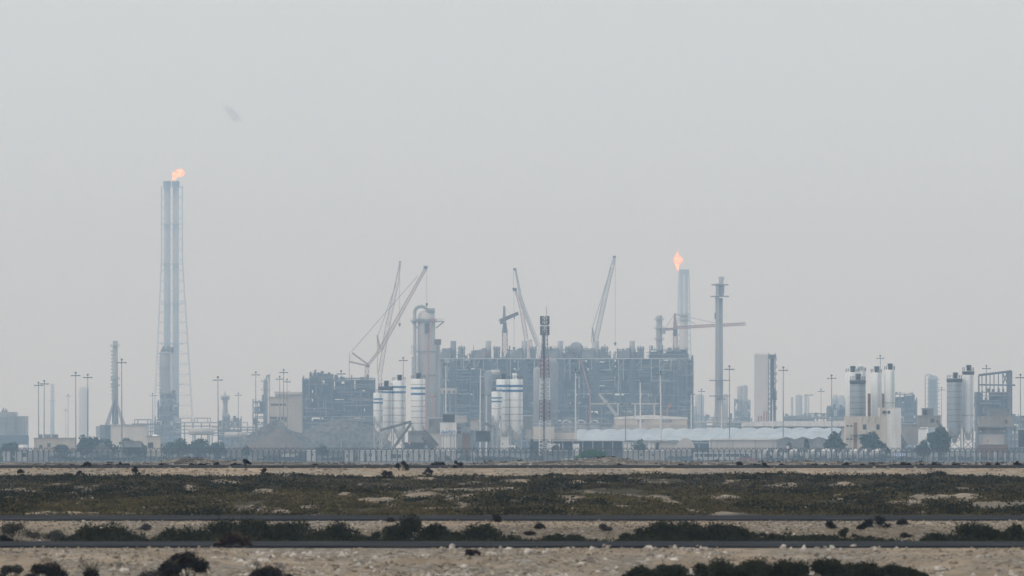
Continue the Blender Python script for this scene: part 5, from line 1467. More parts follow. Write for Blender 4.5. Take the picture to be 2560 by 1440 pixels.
# ------------------------------------------------------------------ security fence
D = 1800; v = View(D)
ft = thing('security_fence', 'long grey mesh security fence with Y shaped barbed tops across the plain', 'fence', (0, D, 0))
sp = v.s(13.4); zr = v.z(1128); za = v.z(1119.5)
px0 = 15.0
pm = M['steel_fence'] = mat('weathered_fence_post', (.045,.05,.055), .7, .2, .8)
post = MB().bar((0,0,0), (0,0,zr+.02), .24); post.bar((0,0,zr), (-.62,0,za), .15); post.bar((0,0,zr), (.62,0,za), .15)
me0 = None
xsP = [v.x(px0+13.4*i) for i in range(-70, 262)]
order = sorted(range(len(xsP)), key=lambda i: abs(xsP[i]))
near = set(order[:100])
rest = MB(); rr = random.Random(2)
for i, x in enumerate(xsP):
    if i in near:
        if me0 is None:
            o = post.build('post', pm, None); me0 = o.data; o.parent = ft; o.location = (x, 0, 0)
        else:
            o = bpy.data.objects.new('post', me0); COL.objects.link(o); o.parent = ft; o.location = (x, 0, 0)
        o.rotation_euler.y = math.radians(rr.uniform(-.8,.8))
    else:
        n = len(rest.v); rest.v += [(a+x, b+D, c) for a, b, c in post.v]; rest.f += [tuple(q+n for q in f) for f in post.f]
o = rest.build('post', pm, ft); o['kind'] = 'stuff'
xa, xb = xsP[0], xsP[-1]
mb = MB()
for z in (zr, .25): mb.tube((xa, D, z), (xb, D, z), .05, None, 5)
for s_ in (-1, 1):
    for f in (.33, .66, 1.0): mb.tube((xa, D+s_*.0, zr+(za-zr)*f), (xb, D, zr+(za-zr)*f), .022, None, 4)
mb.build('rail_wires', pm, ft)
# coiled razor wire lying in the Y arms
cv = MB(); L = xb-xa; turns = int(L/.55); k = 7
pts = []
for i in range(turns*k+1):
    a = 2*math.pi*i/k
    pts.append((xa+L*i/(turns*k), D+.32*math.sin(a), (zr+za)/2+.12+.34*math.cos(a)))
Pn = np.array(pts); w_ = .022
A_ = Pn[:-1]; B_ = Pn[1:]
off = np.array([0, 0, w_]); off2 = np.array([w_, 0, 0])
Vc = np.concatenate([np.stack([A_-off, A_+off, B_+off, B_-off], 1).reshape(-1,3), np.stack([A_-off2, A_+off2, B_+off2, B_-off2], 1).reshape(-1,3)])
o = np_mesh('razor_wire', Vc-np.array([0, D, 0]), np.arange(len(Vc)).reshape(-1,4), M['rust']); o.parent = ft
# wire mesh: a sheet whose wires cover about a third of it
mm = bpy.data.materials.new('wire_mesh'); mm.use_nodes = True
n_ = mm.node_tree.nodes; l_ = mm.node_tree.links; n_.clear()
tr = n_.new('ShaderNodeBsdfTransparent'); df = n_.new('ShaderNodeBsdfDiffuse'); mx = n_.new('ShaderNodeMixShader'); ou = n_.new('ShaderNodeOutputMaterial')
df.inputs['Color'].default_value = (.12,.155,.175,1); mx.inputs[0].default_value = .5
l_.new(tr.outputs[0], mx.inputs[1]); l_.new(df.outputs[0], mx.inputs[2]); l_.new(mx.outputs[0], ou.inputs[0])
MB().quad((xa, D+.08, .02), (xb, D+.08, .02), (xb, D+.08, zr), (xa, D+.08, zr)).build('mesh_panel', mm, ft)

# ------------------------------------------------------------------ cabins behind the fence
def cabin(a, b, top, D, label, wins=(), m='white', door=None, group='site cabins'):
    v = View(D)
    t = thing('site_cabin', label, 'cabin', (v.x((a+b)/2), D, 0), group)
    z1 = v.z(top)
    MB().box(v.x(a), v.x(b), D, D+2.6, .25, z1).build('wall', M[m], t)
    MB().box(v.x(a)-.1, v.x(b)+.1, D-.12, D+2.72, z1, z1+.16).build('roof', M['white'], t)
    for w_ in wins: MB().box(v.x(w_[0]), v.x(w_[1]), D-.05, D+.1, v.z(w_[3]), v.z(w_[2])).build('window', M['glass'], t)
    if door: MB().box(v.x(door[0]), v.x(door[1]), D-.05, D+.1, .25, v.z(door[2])).build('door', M['steel'], t)
    return t
Dc = 1860
cabin(862, 882, 1128, Dc, 'white site cabin left of the long cabin row', ((866,870,1137,1143),))
cabin(896, 913, 1127, Dc, 'white site cabin with a dark right corner left of the long row', (), door=(909,913,1131))
cabin(914, 941, 1127, Dc, 'white cabin with a dark door, leftmost in the long row', ((922,930,1133,1141),), door=(914,918,1134))
cabin(944, 976, 1127.5, Dc+1, 'plain white cabin in the long row with one small dark window', ((962,967,1137,1141),))
cabin(977, 1016, 1127, Dc, 'white cabin with two big grey windows in the long row', ((977,990,1135,1146),(994,1003,1136,1145),(1014,1016,1137,1143)))
cabin(1017, 1052, 1127, Dc+1, 'white cabin with one wide window, right of the two window cabin', ((1020,1024,1133,1142),(1046,1051,1135,1145)))
cabin(1053, 1094, 1127, Dc, 'white cabin at the right end of the long row', ((1072,1078,1138,1142),), door=(1086,1093,1134))
cabin(1098, 1112, 1130, Dc+2, 'narrow beige cabin just beyond the right end of the cabin row', m='cream2')
cabin(765, 788, 1126, Dc, 'single white cabin between the parked boat and the dark tree', ((778,783,1133,1140),))
cabin(8, 24, 1129, Dc, 'white cabin at the left end behind the fence', ((12,16,1134,1142),))
cabin(38, 68, 1129, Dc, 'white cabin under the white water tank', ((54,66,1132,1142),))
cabin(1556, 1660, 1127.5, 1880, 'very long pale site cabin right of the green shrub', ((1600,1606,1134,1140),(1630,1636,1134,1140)), m='shell_pale')
cabin(1362, 1420, 1128, 1885, 'pale long cabin with red trim behind the fence right of the telecom tower', ((1372,1384,1134,1139),), m='steel')
t = thing('guard_booth', 'small white box on two legs standing at the fence', 'booth', (View(1830).x(1182), 1830, 0))
v = View(1830)
MB().box(v.x(1177.5), v.x(1186.5), 1830, 1831, v.z(1138), v.z(1129)).build('box', M['white'], t)
for x in (1178.5, 1185.5): MB().bar((v.x(x), 1830.5, 0), (v.x(x), 1830.5, v.z(1138)), .14).build('leg', M['white'], t)
MB().box(v.x(1179), v.x(1185), 1830.2, 1830.8, v.z(1150), v.z(1147)).build('shelf', M['brick'], t)

# ------------------------------------------------------------------ vehicles
def wheel_parts(t, pts, r=.5):
    for (x, y) in pts:
        w_ = MB().tube((x, y-.16, r), (x, y+.16, r), r, None, 16).build('wheel', M['dark'], t)
        MB().tube((x, y-.18, r), (x, y+.18, r), r*.5, None, 10).build('rim', M['steel'], w_)
def pickup(px, D, label, m='white', L=5.0, h=1.7, kind='car'):
    v = View(D); x = v.x(px); t = thing('parked_'+kind, label, kind, (x, D, 0), 'cars parked behind the fence')
    a = x-L/2
    MB().prism([(a,.45),(a+L,.45),(a+L,1.0),(a+L*.75,1.08),(a+L*.62,h),(a+L*.28,h),(a+L*.16,1.08),(a,1.0)], D, D+1.8).build('body', M[m], t)
    MB().prism([(a+L*.64,1.12),(a+L*.60,h-.1),(a+L*.30,h-.1),(a+L*.2,1.12)], D-.02, D+1.82).build('window', M['glass'], t)
    wheel_parts(t, [(a+L*.2,D+.1),(a+L*.8,D+.1),(a+L*.2,D+1.7),(a+L*.8,D+1.7)], .36)
def bus(px, D, label, m='white', L=9.5, h=3.0):
    v = View(D); x = v.x(px); t = thing('parked_bus', label, 'bus', (x, D, 0), 'buses parked behind the fence')
    a = x-L/2
    MB().prism([(a,.5),(a+L,.5),(a+L,h-.3),(a+L-.3,h),(a+.2,h),(a,h-.2)], D, D+2.4).build('body', M[m], t)
    for i in range(6): MB().box(a+.5+i*(L-1)/6, a+.5+(i+.82)*(L-1)/6, D-.03, D+.1, 1.55, 2.45).build('window', M['glass'], t)
    wheel_parts(t, [(a+L*.18,D+.1),(a+L*.78,D+.1)], .5)
bus(1772, 1900, 'white bus with dark windows left of the other parked bus')
bus(1838, 1905, 'white bus with a blue grey side next to the red car', L=10)
pickup(1868, 1880, 'red car parked at the right end of the white buses', 'red', 6.5, 1.9)
pickup(1425, 1870, 'white car parked behind the fence near the green shrub')
pickup(1500, 2000, 'dark car parked behind the green shrub', 'steel_dark')
pickup(1680, 1900, 'grey car right of the very long pale cabin', 'steel')
pickup(1715, 1902, 'blue car between the long pale cabin and the buses', 'stripe')
v = View(1880)
t = thing('parked_boat', 'white boat hull on a trailer left of the single white cabin', 'boat', (v.x(723), 1880, 0))
MB().prism([(v.x(706),v.z(1142)),(v.x(738),v.z(1142)),(v.x(745),v.z(1134)),(v.x(728),v.z(1136)),(v.x(722),v.z(1133)),(v.x(705),v.z(1136))], 1880, 1882.3).build('hull', M['white'], t)
MB().box(v.x(708), v.x(736), 1880.3, 1882, .55, v.z(1143)).build('trailer', M['steel_dark'], t)
wheel_parts(t, [(v.x(718),1880.1),(v.x(726),1880.1)], .4)
v = View(1900)
t = thing('shipping_container', 'dark grey container between the boat and the single white cabin', 'container', (v.x(755), 1900, 0), 'containers behind the fence')
MB().box(v.x(746), v.x(764), 1900, 1906, 0, v.z(1131)).build('box', M['steel_dark'], t)
for x in np.arange(v.x(746)+.2, v.x(764), .5): pass
MB().box(v.x(746)-.05, v.x(764)+.05, 1899.95, 1906.05, v.z(1131), v.z(1131)+.15).build('top_rail', M['steel'], t)

def mixer(px, D, rot, label):
    """concrete mixer truck seen from its rear quarter; built along local +Y then turned"""
    x = View(D).x(px)
    t = bpy.data.objects.new('mixer_truck', None); COL.objects.link(t); ORG[t.name] = Vector((0,0,0))
    tag(t, label, 'mixer truck', 'concrete mixer trucks parked in a row')
    MB().box(-.5, .5, -3.6, 4.2, .85, 1.15).build('chassis', M['steel_dark'], t)
    # drum tilted, mouth to the rear (-y)
    p = Vector((0, 3.0, 2.2)); q = Vector((0, -3.4, 3.35)); d = (q-p).normalized()
    prof = [(0,.5),(.08,.95),(.3,1.25),(.55,1.25),(.85,.85),(1.0,.62)]
    mb = MB(); n = 16; u = Vector((1,0,0)); w_ = d.cross(u)
    for f, r_ in prof:
        c = p.lerp(q, f)
        for i in range(n):
            a = 2*math.pi*i/n; mb.v.append(tuple(c+u*(r_*math.cos(a))+w_*(r_*math.sin(a))))
    for j in range(len(prof)-1):
        for i in range(n):
            k = (i+1)%n; mb.f.append((j*n+i, j*n+k, (j+1)*n+k, (j+1)*n+i))
    mb.f.append(tuple(range(n))[::-1])
    dr = mb.build('drum', M['white'], t, True)
    MB().tube(q+d*.01, q+d*.05, .5, None, 14).build('drum_mouth', M['dark'], dr)
    MB().prism([(-.75,3.3),(.75,3.3),(.95,4.25),(-.95,4.25)], -3.9, -3.2).build('hopper', M['steel'], t)
    MB().bar((0,-3.6,3.0), (.1,-4.3,1.9), .45).build('chute', M['white'], t)
    MB().box(-.75, -.6, -3.5, -3.3, 1.1, 3.3).box(.6, .75, -3.5, -3.3, 1.1, 3.3).build('support_frame', M['steel'], t)
    MB().prism([(-1.15,1.0),(1.15,1.0),(1.1,2.7),(-1.1,2.7)], 3.4, 5.3).build('cab', M['white'], t)
    MB().box(-.95, .95, 5.28, 5.34, 1.9, 2.5).build('windscreen', M['glass'], t)
    for y in (-2.9, -1.7, 3.9):
        for sx in (-1, 1):
            w2 = MB().tube((sx*.75, y, .52), (sx*1.15, y, .52), .52, None, 16).build('wheel', M['dark'], t)
            MB().tube((sx*1.1, y, .52), (sx*1.18, y, .52), .26, None, 10).build('rim', M['steel_pale'], w2)
    t.location = place((x, D, 0)); t.rotation_euler.z = rot
    return t
mx = [(1919,1925,.25),(1947,1930,.15),(1985,1950,.5),(2016,1935,-.1),(2036,1925,.3),(2062,1960,.7),(2086,1940,.2),(2112,1925,.1),(2138,1950,.55),(2164,1940,.3),(2192,1960,.6)]
ordn = ['first','second','third','fourth','fifth','sixth','seventh','eighth','ninth','tenth','last']
proto = None
for i, (px, Dq, ro) in enumerate(mx):
    lab = f'white concrete mixer truck, {ordn[i]} from the left in the row right of the buses'
    if proto is None: proto = mixer(px, Dq, ro, lab)
    else: copy_thing(proto, (View(Dq).x(px), Dq, 0), lab, None, ro)

# pale vertical pipes and drums stacked at the far right
for i, (px, w_) in enumerate(((2330,5),(2342,4),(2372,6),(2392,5),(2437,7),(2450,6),(2470,5),(2488,8),(2512,5),(2530,6),(2548,7))):
    v = View(1930)
    t = thing('upright_tank', f'pale upright tank, {ordn[i]} from the left in the far right row behind the fence', 'tank', (v.x(px), 1930, 0), 'pale upright tanks at the far right')
    r_ = v.s(w_)/2; h = v.z(1133 - (i*5 % 4))
    MB().lathe(v.x(px), 1930, [(r_,0),(r_,h-.3),(r_*.6,h)], 12).build('body', M['shell_pale'], t, True)
    MB().tube((v.x(px), 1930, h), (v.x(px), 1930, h+.3), .12).build('cap', M['steel'], t)

# ------------------------------------------------------------------ signs
v = View(1700); D = 1700
cz = v.z(1118)
t = thing('round_road_sign', 'round red rimmed white traffic sign on a post before the mixer trucks', 'road sign', (v.x(1969), D, 0))
MB().tube((v.x(1969), D-.02, cz), (v.x(1969), D+.04, cz), v.s(5.2), None, 28).build('rim_disc', M['red2'], t)
MB().tube((v.x(1969), D-.06, cz), (v.x(1969), D-.021, cz), v.s(3.7), None, 28).build('face', M['white'], t)
mb = MB(); s_ = v.s(1)
mb.box(v.x(1969)-s_*1.6, v.x(1969)-s_*.5, D-.09, D-.06, cz+s_*.2, cz+s_*1.6).box(v.x(1969)-s_*1.2, v.x(1969)+s_*.6, D-.09, D-.06, cz-s_*1.9, cz-s_*1.1)
mb.build('symbol', M['dark'], t)
MB().bar((v.x(1969), D+.1, 0), (v.x(1969), D+.1, cz), .12).build('post', M['steel'], t)
v = View(1650); D = 1650
t = thing('chevron_board', 'long blue board with pale chevrons pointing outward from a ring', 'road sign', (v.x(2249), D, 0))
MB().box(v.x(2232.5), v.x(2265), D, D+.08, v.z(1141), v.z(1132)).build('board', mat('sign_blue', (.03,.09,.22), .5, .1, 1), t)
chev = mat('sign_pale_blue', (.75,.80,.95), .4, .03, 1)
zc = v.z(1136.5)
def chevron(px, dr):
    a = v.s(3.6); th = v.s(2.2); w_ = v.s(2.6)*dr; x = v.x(px)
    return MB().prism([(x,zc),(x+w_,zc+a),(x+w_+th*dr,zc+a),(x+th*dr,zc),(x+w_+th*dr,zc-a),(x+w_,zc-a)], D-.05, D-.01)
for px, dr in ((2233.6,1),(2239.3,1),(2245,1),(2253.6,-1),(2259,-1),(2264.2,-1)): chevron(px, dr).build('chevron', chev, t)
for x in (2236, 2262): MB().bar((v.x(x), D+.15, 0), (v.x(x), D+.15, v.z(1134)), .12).build('post', M['steel'], t)
v = View(1600)
t = thing('marker_post', 'thin dark marker post standing right of the chevron board', 'post', (v.x(2313.5), 1600, 0))
MB().bar((v.x(2313.5), 1600, 0), (v.x(2313.5), 1600, v.z(1130)), .12).build('shaft', M['steel_dark'], t)
MB().box(v.x(2313.5)-.14, v.x(2313.5)+.14, 1599.9, 1600.1, v.z(1130), v.z(1128)).build('cap', M['steel_dark'], t)

# big green shrub before the fence
v = View(1560); D = 1560; cx = v.x(1484)
t = thing('green_shrub', 'wide spreading green thorn shrub in front of the fence', 'shrub', (cx, D, 0))
r = random.Random(12); cl = []
for i in range(26):
    q = r.uniform(-1, 1); cl.append((cx+q*v.s(47), D+r.uniform(-2,2), v.z(1160)+ (v.z(1124)-v.z(1160))*(1-abs(q))**.75*r.uniform(.6,1.05), r.uniform(1.2,2.4), 1.6, r.uniform(.5,.9)))
V_, F_ = leaves(cl, 9000, .2, 9, fill=.25)
V_[:,2] = np.maximum(V_[:,2], .1)
np_mesh('crown', V_-np.array([cx, D, 0]), F_, mat('acacia_green', (.035,.12,.022), .85, .3, .6)).parent = t
mb = MB()
for i in range(0, 26, 2): mb.tube((cx+r.uniform(-.4,.4), D, 0), cl[i][:3], .14, .04, 5)
mb.build('trunk', M['bark'], t)
# ------------------------------------------------------------------ vegetation and stones of the foreground
GM = {'green': mat('saltbush_green', (.036,.037,.015), .9, .35, 2, col2=(.009,.009,.004)),
      'olive': mat('olive_scrub', (.028,.026,.012), .9, .3, .25, col2=(.010,.010,.006)),
      'dark': mat('dark_brown_twigs', (.024,.018,.015), .9, .3, 3, col2=(.008,.006,.006)),
      'redbrown': mat('reddish_dry_twigs', (.050,.018,.015), .9, .3, 4, col2=(.016,.009,.008)),
      'grey': mat('grey_dry_scrub', (.085,.078,.064), .9, .3, 3, col2=(.04,.037,.030))}
def gz(x, y): return float(ground_h(np.array([x]), np.array([y]))[0])
def bush(px, D, wpx, hpx, kind, label, seed, n=None, leaf=None, group=None, name='desert_bush', sink=.0, twiggy=False, spread=1.0, top=None):
    v = View(D); x = v.x(px); g = gz(x, D); w_ = v.s(wpx)/2; h = v.s(hpx) if top is None else max(.25, v.z(top)-g)
    r = random.Random(seed); t = thing(name, label, 'bush', (x, D, g-sink), group)
    cl = []
    flat_ = w_ > 1.6*h; nb = max(6, int(7+w_*(9 if flat_ else 3)))
    for i in range(nb):
        q = r.uniform(-.85,.85); a = r.uniform(-.7,.7)*spread
        env = (1-abs(q)**(3.2 if flat_ else 2.2))
        cx = x+q*w_; cy = D+a*min(w_, 2.0)
        hh = h*env*r.uniform(.55, 1.0)
        s_ = max(.12, min(w_*.42, h*.75)*r.uniform(.6,1))
        cl.append((cx, cy, g+max(.05, hh-s_*.45), s_, s_, max(.08, min(s_*.75, hh*.6))))
    n = n or int(700+900*w_)
    leaf = (leaf or (.028 if D < 330 else .05))*.72
    V_, F_ = leaves(cl, n, leaf, seed, fill=.25)
    V_[:,2] = np.maximum(V_[:,2], g-.05)
    np_mesh('foliage', V_-np.array([x, D, g-sink]), F_, GM[kind]).parent = t
    mb = MB()
    for i in range(14 if twiggy else 6):
        c = cl[i % len(cl)]; j = r.uniform(.8,1.25 if twiggy else 1)
        e = (c[0]+r.uniform(-.1,.1), c[1]+r.uniform(-.1,.1), g+(c[2]-g)*j+(c[5]*.9 if twiggy else 0))
        b0 = (x+(c[0]-x)*.35, D, g-.05)
        mb.tube(b0, e, .016 if D < 330 else .03, .005, 4)
        if twiggy:
            for k in range(4):
                f = r.uniform(.4,.95); p0 = Vector(b0).lerp(Vector(e), f)
                mb.tube(p0, p0+Vector((r.uniform(-.28,.28), r.uniform(-.2,.2), r.uniform(.08,.3))), .008, .003, 3)
    mb.build('stems', M['bark'], t)
    return t
# on and around the near sand bank
bush(470, 231.5, 140, 66, 'dark', 'biggest dark brown twiggy bush at the bottom left of the near sand bank', 1, 6500, .032, twiggy=True, top=1374)
bush(583, 247, 92, 38, 'redbrown', 'dark reddish bush overlapping the nearest road left of centre', 2, 4200, .028, twiggy=True, top=1334)
bush(1182, 241.5, 44, 26, 'redbrown', 'small round red brown bush on the near sand bank at centre', 3, 1800, .020)
bush(228, 231.5, 30, 24, 'dark', 'narrow dark bush at the bottom edge left of the biggest twiggy bush', 4, 1100, .026, twiggy=True, top=1416)
bush(120, 231.5, 100, 34, 'dark', 'wide dark twiggy bush near the bottom left corner', 5, 4200, .028, twiggy=True, top=1406)
bush(30, 231.5, 60, 30, 'grey', 'greyish dry bush in the bottom left corner', 6, 1900, .03, top=1402)
bush(676, 231, 112, 24, 'dark', 'low dark bush at the bottom edge right of the biggest twiggy bush', 7, 3400, .028, twiggy=True, top=1416)
bush(395, 231.5, 90, 14, 'grey', 'low grey dry tuft left of the biggest twiggy bush', 8, 1300, .028, top=1424)
bush(355, 258, 56, 24, 'dark', 'brownish bush behind the nearest road at left', 9, 1600, .026)
bush(10, 257, 40, 30, 'dark', 'dark bush at the left edge behind the nearest road', 10, 1500, .026)
bush(443, 256.5, 18, 12, 'dark', 'tiny dark bush on the far edge of the nearest road', 11, 400, .024)
for i, (px, w_, h_) in enumerate(((1640,170,1416),(1765,230,1404),(1900,240,1399),(2050,230,1401),(2170,180,1409),(2262,90,1420))):
    bush(px, 229.5+.25*i, w_*1.25, 0, 'green', f'{ordn[i]} green shrub from the left in the dense clump at the bottom right', 30+i, int(w_*55), .032, 'green shrubs at the bottom right', top=h_)
# between the two near roads
sh = [(258,150,46,'green'),(195,80,26,'green'),(330,60,22,'green'),(470,120,40,'green'),(560,130,54,'green'),(645,150,60,'green'),(740,150,56,'green'),(830,130,50,'green'),(885,60,26,'green'),
      (965,70,36,'green'),(1030,110,60,'green'),(1090,90,48,'green'),(1150,90,38,'green'),(1225,110,42,'green'),(1400,70,30,'green'),(1445,50,22,'green'),
      (1600,90,20,'green'),(1680,140,36,'green'),(1775,150,45,'green'),(1850,80,24,'green'),(1960,90,22,'green'),(2060,130,24,'green'),(2165,90,20,'green'),
      (2370,110,36,'green'),(2440,120,46,'green'),(2510,110,50,'green'),(2580,90,44,'green')]
words_ = ['first','second','third','fourth','fifth','sixth','seventh','eighth','ninth','tenth','eleventh','twelfth','thirteenth','fourteenth','fifteenth','sixteenth','seventeenth','eighteenth','nineteenth','twentieth','twenty first','twenty second','twenty third','twenty fourth','twenty fifth','twenty sixth','twenty seventh']
for i, (px, w_, h_, k) in enumerate(sh):
    bush(px, 294+(i*7%5)*.9, w_*1.5, h_*1.22, k, f'dark green saltbush mound, {words_[i]} from the left between the two near roads', 50+i, int(w_*56), .044, 'saltbush mounds between the two near roads', name='saltbush', spread=1.4)
for i, (px, Dq, w_, h_, k, lab) in enumerate(((2192,309,66,30,'dark','biggest dark bush on the gravel bank at right'),(2160,308,30,20,'dark','dark bush touching the left of the biggest one on the gravel bank'),
      (2257,310,24,18,'dark','small dark bush right of the biggest one on the gravel bank'),(2118,305,44,26,'green','green bush low on the gravel bank left of the dark pair'),
      (2265,303,26,14,'dark','low dark tuft at the foot of the gravel bank at right'),(2075,308,20,20,'dark','thin dry bush on the gravel bank right of centre'),
      (1905,304,26,16,'dark','small dark bush at the foot of the gravel bank, right of the long green mounds'),(1932,305,16,14,'redbrown','tiny reddish bush beside the small dark one on the gravel bank'),
      (1348,308,18,16,'dark','small upright dark bush on the gravel bank near centre'),(1322,303,22,8,'redbrown','reddish tuft near the foot of the gravel bank at centre'),
      (1240,311.5,20,22,'dark','brown bush at the edge of the second road near centre'),(975,311.5,14,14,'dark','small brown bush at the edge of the second road left of centre'),
      (1510,306,34,16,'grey','grey dry bush on the gravel bank right of centre'),(365,306,30,18,'grey','grey bush on the gravel bank at left'),
      (40,303,110,36,'grey','wide grey bush on the bank at the left edge'),(120,300,90,26,'grey','wide grey bush right of the one at the left edge'),
      (640,309,60,22,'grey','grey shrub rising behind the long green mounds at left'),(2010,302,70,14,'grey','low greyish tuft left of the green bush on the bank'))):
    bush(px, Dq, w_, h_, k, lab, 100+i, int(w_*24)+200, .028, 'bushes on the gravel bank')
# dark bushes along the sand bank of the third road
b3 = [(53,534,16,12),(57,531,16,9),(200,533,26,17),(216,545,26,14),(338,534,26,22),(372,532,20,12),(180,556,14,9),(112,557,10,9),(300,558,24,14),(318,557,16,12),(275,559,22,10),(400,558,26,10),
      (480,556,22,11),(505,556,24,12),(540,556,30,13),(590,556,26,12),(616,541,26,24),(661,536,18,15),(790,556,22,9),(920,556,22,8),(965,536,44,20),(1003,538,40,24),(1072,534,30,17),(1095,556,46,14),
      (1146,540,24,22),(1188,534,8,8),(1206,534,12,9),(1550,556,34,9),(1700,556,30,8),(1845,556,24,14),(1890,556,24,10),(1910,541,22,14),(1895,533,12,8),(1955,556,16,9),(1725,533,12,7),
      (2035,556,26,9),(2060,556,20,9),(2115,556,20,12),(2150,556,30,11),(2235,556,30,10),(2260,556,40,12),(2300,556,30,10),(2340,556,36,12),(2388,556,22,13),(2470,556,14,14),(2492,556,20,12),(2545,556,28,14),(2600,556,30,12)]
b3.sort()
for i, (px, Dq, w_, h_) in enumerate(b3):
    where = 'behind the farthest road' if Dq > 550 else ('on the sand bank' if Dq < 539 else 'across the farthest road')
    bush(px, Dq, w_, h_, 'dark', f'small dark bush {where}, number {i+1} from the left of its row', 200+i, int(w_*16)+150, .045, 'small dark bushes along the far sand bank')

# carpet of scrub in the middle field
r = np.random.default_rng(3)
N = 39000
X = r.uniform(-39, 39, N); Yv = 329 + (524-329)*r.random(N)**1.15
dens = fbm(X*.55+3, Yv*.05, 4, 77) + .25*fbm(X*1.5, Yv*.2, 2, 78)
keep = (dens > -.22) & (patch_field(X, Yv) < r.uniform(.05,.45,N)) & (np.abs(X) < Yv*.075)
# leave the sand heaps bare
X = X[keep]; Yv = Yv[keep]
Z = ground_h(X, Yv)
def carpet(name, X, Y, Z, hs, rs, per, leaf, m, seed, label):
    r = np.random.default_rng(seed); n = len(X)
    k = np.repeat(np.arange(n), per)
    d = r.normal(size=(n*per,3)); d /= np.linalg.norm(d,axis=1)[:,None]; d[:,2] = np.abs(d[:,2])
    q = (.35+.65*r.random(n*per))[:,None]
    S_ = np.stack([rs[k], rs[k], hs[k]], 1)
    c = np.stack([X[k], Y[k], Z[k]], 1) + d*q*S_
    a = r.normal(size=c.shape); a /= np.linalg.norm(a,axis=1)[:,None]
    b = np.cross(a, r.normal(size=c.shape)); b /= np.linalg.norm(b,axis=1)[:,None]
    s = leaf*(.5+r.random((len(c),1)))
    V = np.stack([c-a*s-b*s*.5, c+a*s-b*s*.5, c+a*s+b*s*.5, c-a*s+b*s*.5], 1).reshape(-1,3)
    o = np_mesh(name, V, np.arange(len(V)).reshape(-1,4), m)
    return tag(o, label, None, None, 'stuff')
n = len(X); grey = Yv > 440
hs = r.uniform(.07,.26,n); rs = r.uniform(.2,.6,n)
scrub_m = mat('field_scrub', (.115,.090,.040), .95, .3, .5, col2=(.022,.019,.009), thr=(.36,.62))
scrub_g = mat('far_field_scrub', (.095,.078,.046), .95, .3, .4, col2=(.024,.021,.013), thr=(.36,.62))
carpet('ground_scrub', X[~grey], Yv[~grey], Z[~grey], hs[~grey], rs[~grey], 24, .036, scrub_m, 1, 'low olive scrub carpeting the middle field')
carpet('ground_scrub', X[grey], Yv[grey], Z[grey], hs[grey], rs[grey], 20, .045, scrub_g, 2, 'low greyish scrub carpeting the far part of the field')
N = 4800; X = r.uniform(-39, 39, N); Yv = r.uniform(330, 522, N)
kp = (patch_field(X, Yv) < .05) & (fbm(X*.2+9, Yv*.03, 3, 177) > .02) & (np.abs(X) < Yv*.075); X = X[kp]; Yv = Yv[kp]
carpet('scrub_mounds', X, Yv, ground_h(X, Yv), r.uniform(.16,.42,len(X)), r.uniform(.3,1.0,len(X)), 60, .04, GM['olive'], 7, 'taller dark scrub mounds dotted over the middle field')
# scattered tufts past the third road
N = 900; X = r.uniform(-46, 46, N); Yv = r.uniform(560, 820, N)
kp = fbm(X*.12, Yv*.03, 3, 88) > .0; X = X[kp]; Yv = Yv[kp]
carpet('dry_tufts', X, Yv, ground_h(X, Yv), r.uniform(.06,.17,len(X)), r.uniform(.2,.7,len(X)), 18, .05, GM['grey'], 3, 'dry tufts scattered before the fence')
N = 2600; X = r.uniform(-33, 33, N); Yv = r.uniform(524, 536, N)
kp = (Yv < 529.5+7*(fbm(X*.22, X*0, 3, 19))) | ((np.abs(fbm(X*.18, Yv*.03, 3, 41)) < .045) & (X < 4)); X = X[kp]; Yv = Yv[kp]
carpet('creeping_scrub', X, Yv, ground_h(X, Yv), r.uniform(.08,.28,len(X)), r.uniform(.2,.6,len(X)), 40, .04, GM['olive'], 12, 'dark scrub creeping up the foot of the far sand bank')
# creeping green scrub filling the trough between the two near roads
N = 4200; X = r.uniform(-21, 21, N); Yv = 283 + 21*r.random(N)
PXv = 1280+X*F/Yv
inr = np.zeros(N, bool)
for a_, b_ in ((175,355),(395,915),(925,1290),(1365,1490),(1565,1890),(1895,2245),(2315,2660)): inr |= (PXv > a_) & (PXv < b_)
kp = (inr & (Yv < 292+6*vnoise(X*.35, X*0, 5)+5*vnoise(X*1.3, X*0, 6))) | ((Yv < 290) & (fbm(X*.5, Yv*.3, 3, 7) > .15))
X = X[kp]; Yv = Yv[kp]
carpet('creeping_scrub', X, Yv, ground_h(X, Yv), r.uniform(.14,.36,len(X)), r.uniform(.25,.6,len(X)), 64, .03, GM['green'], 8, 'dark green creeping scrub in the trough between the two near roads')
N = 700; X = r.uniform(-16, 16, N); Yv = 258 + 3.5*r.random(N)
kp = fbm(X*.5, Yv*.3, 3, 17) > .05; X = X[kp]; Yv = Yv[kp]
carpet('creeping_scrub', X, Yv, ground_h(X, Yv), r.uniform(.1,.3,len(X)), r.uniform(.15,.4,len(X)), 50, .026, GM['olive'], 9, 'low olive scrub along the far edge of the nearest road')

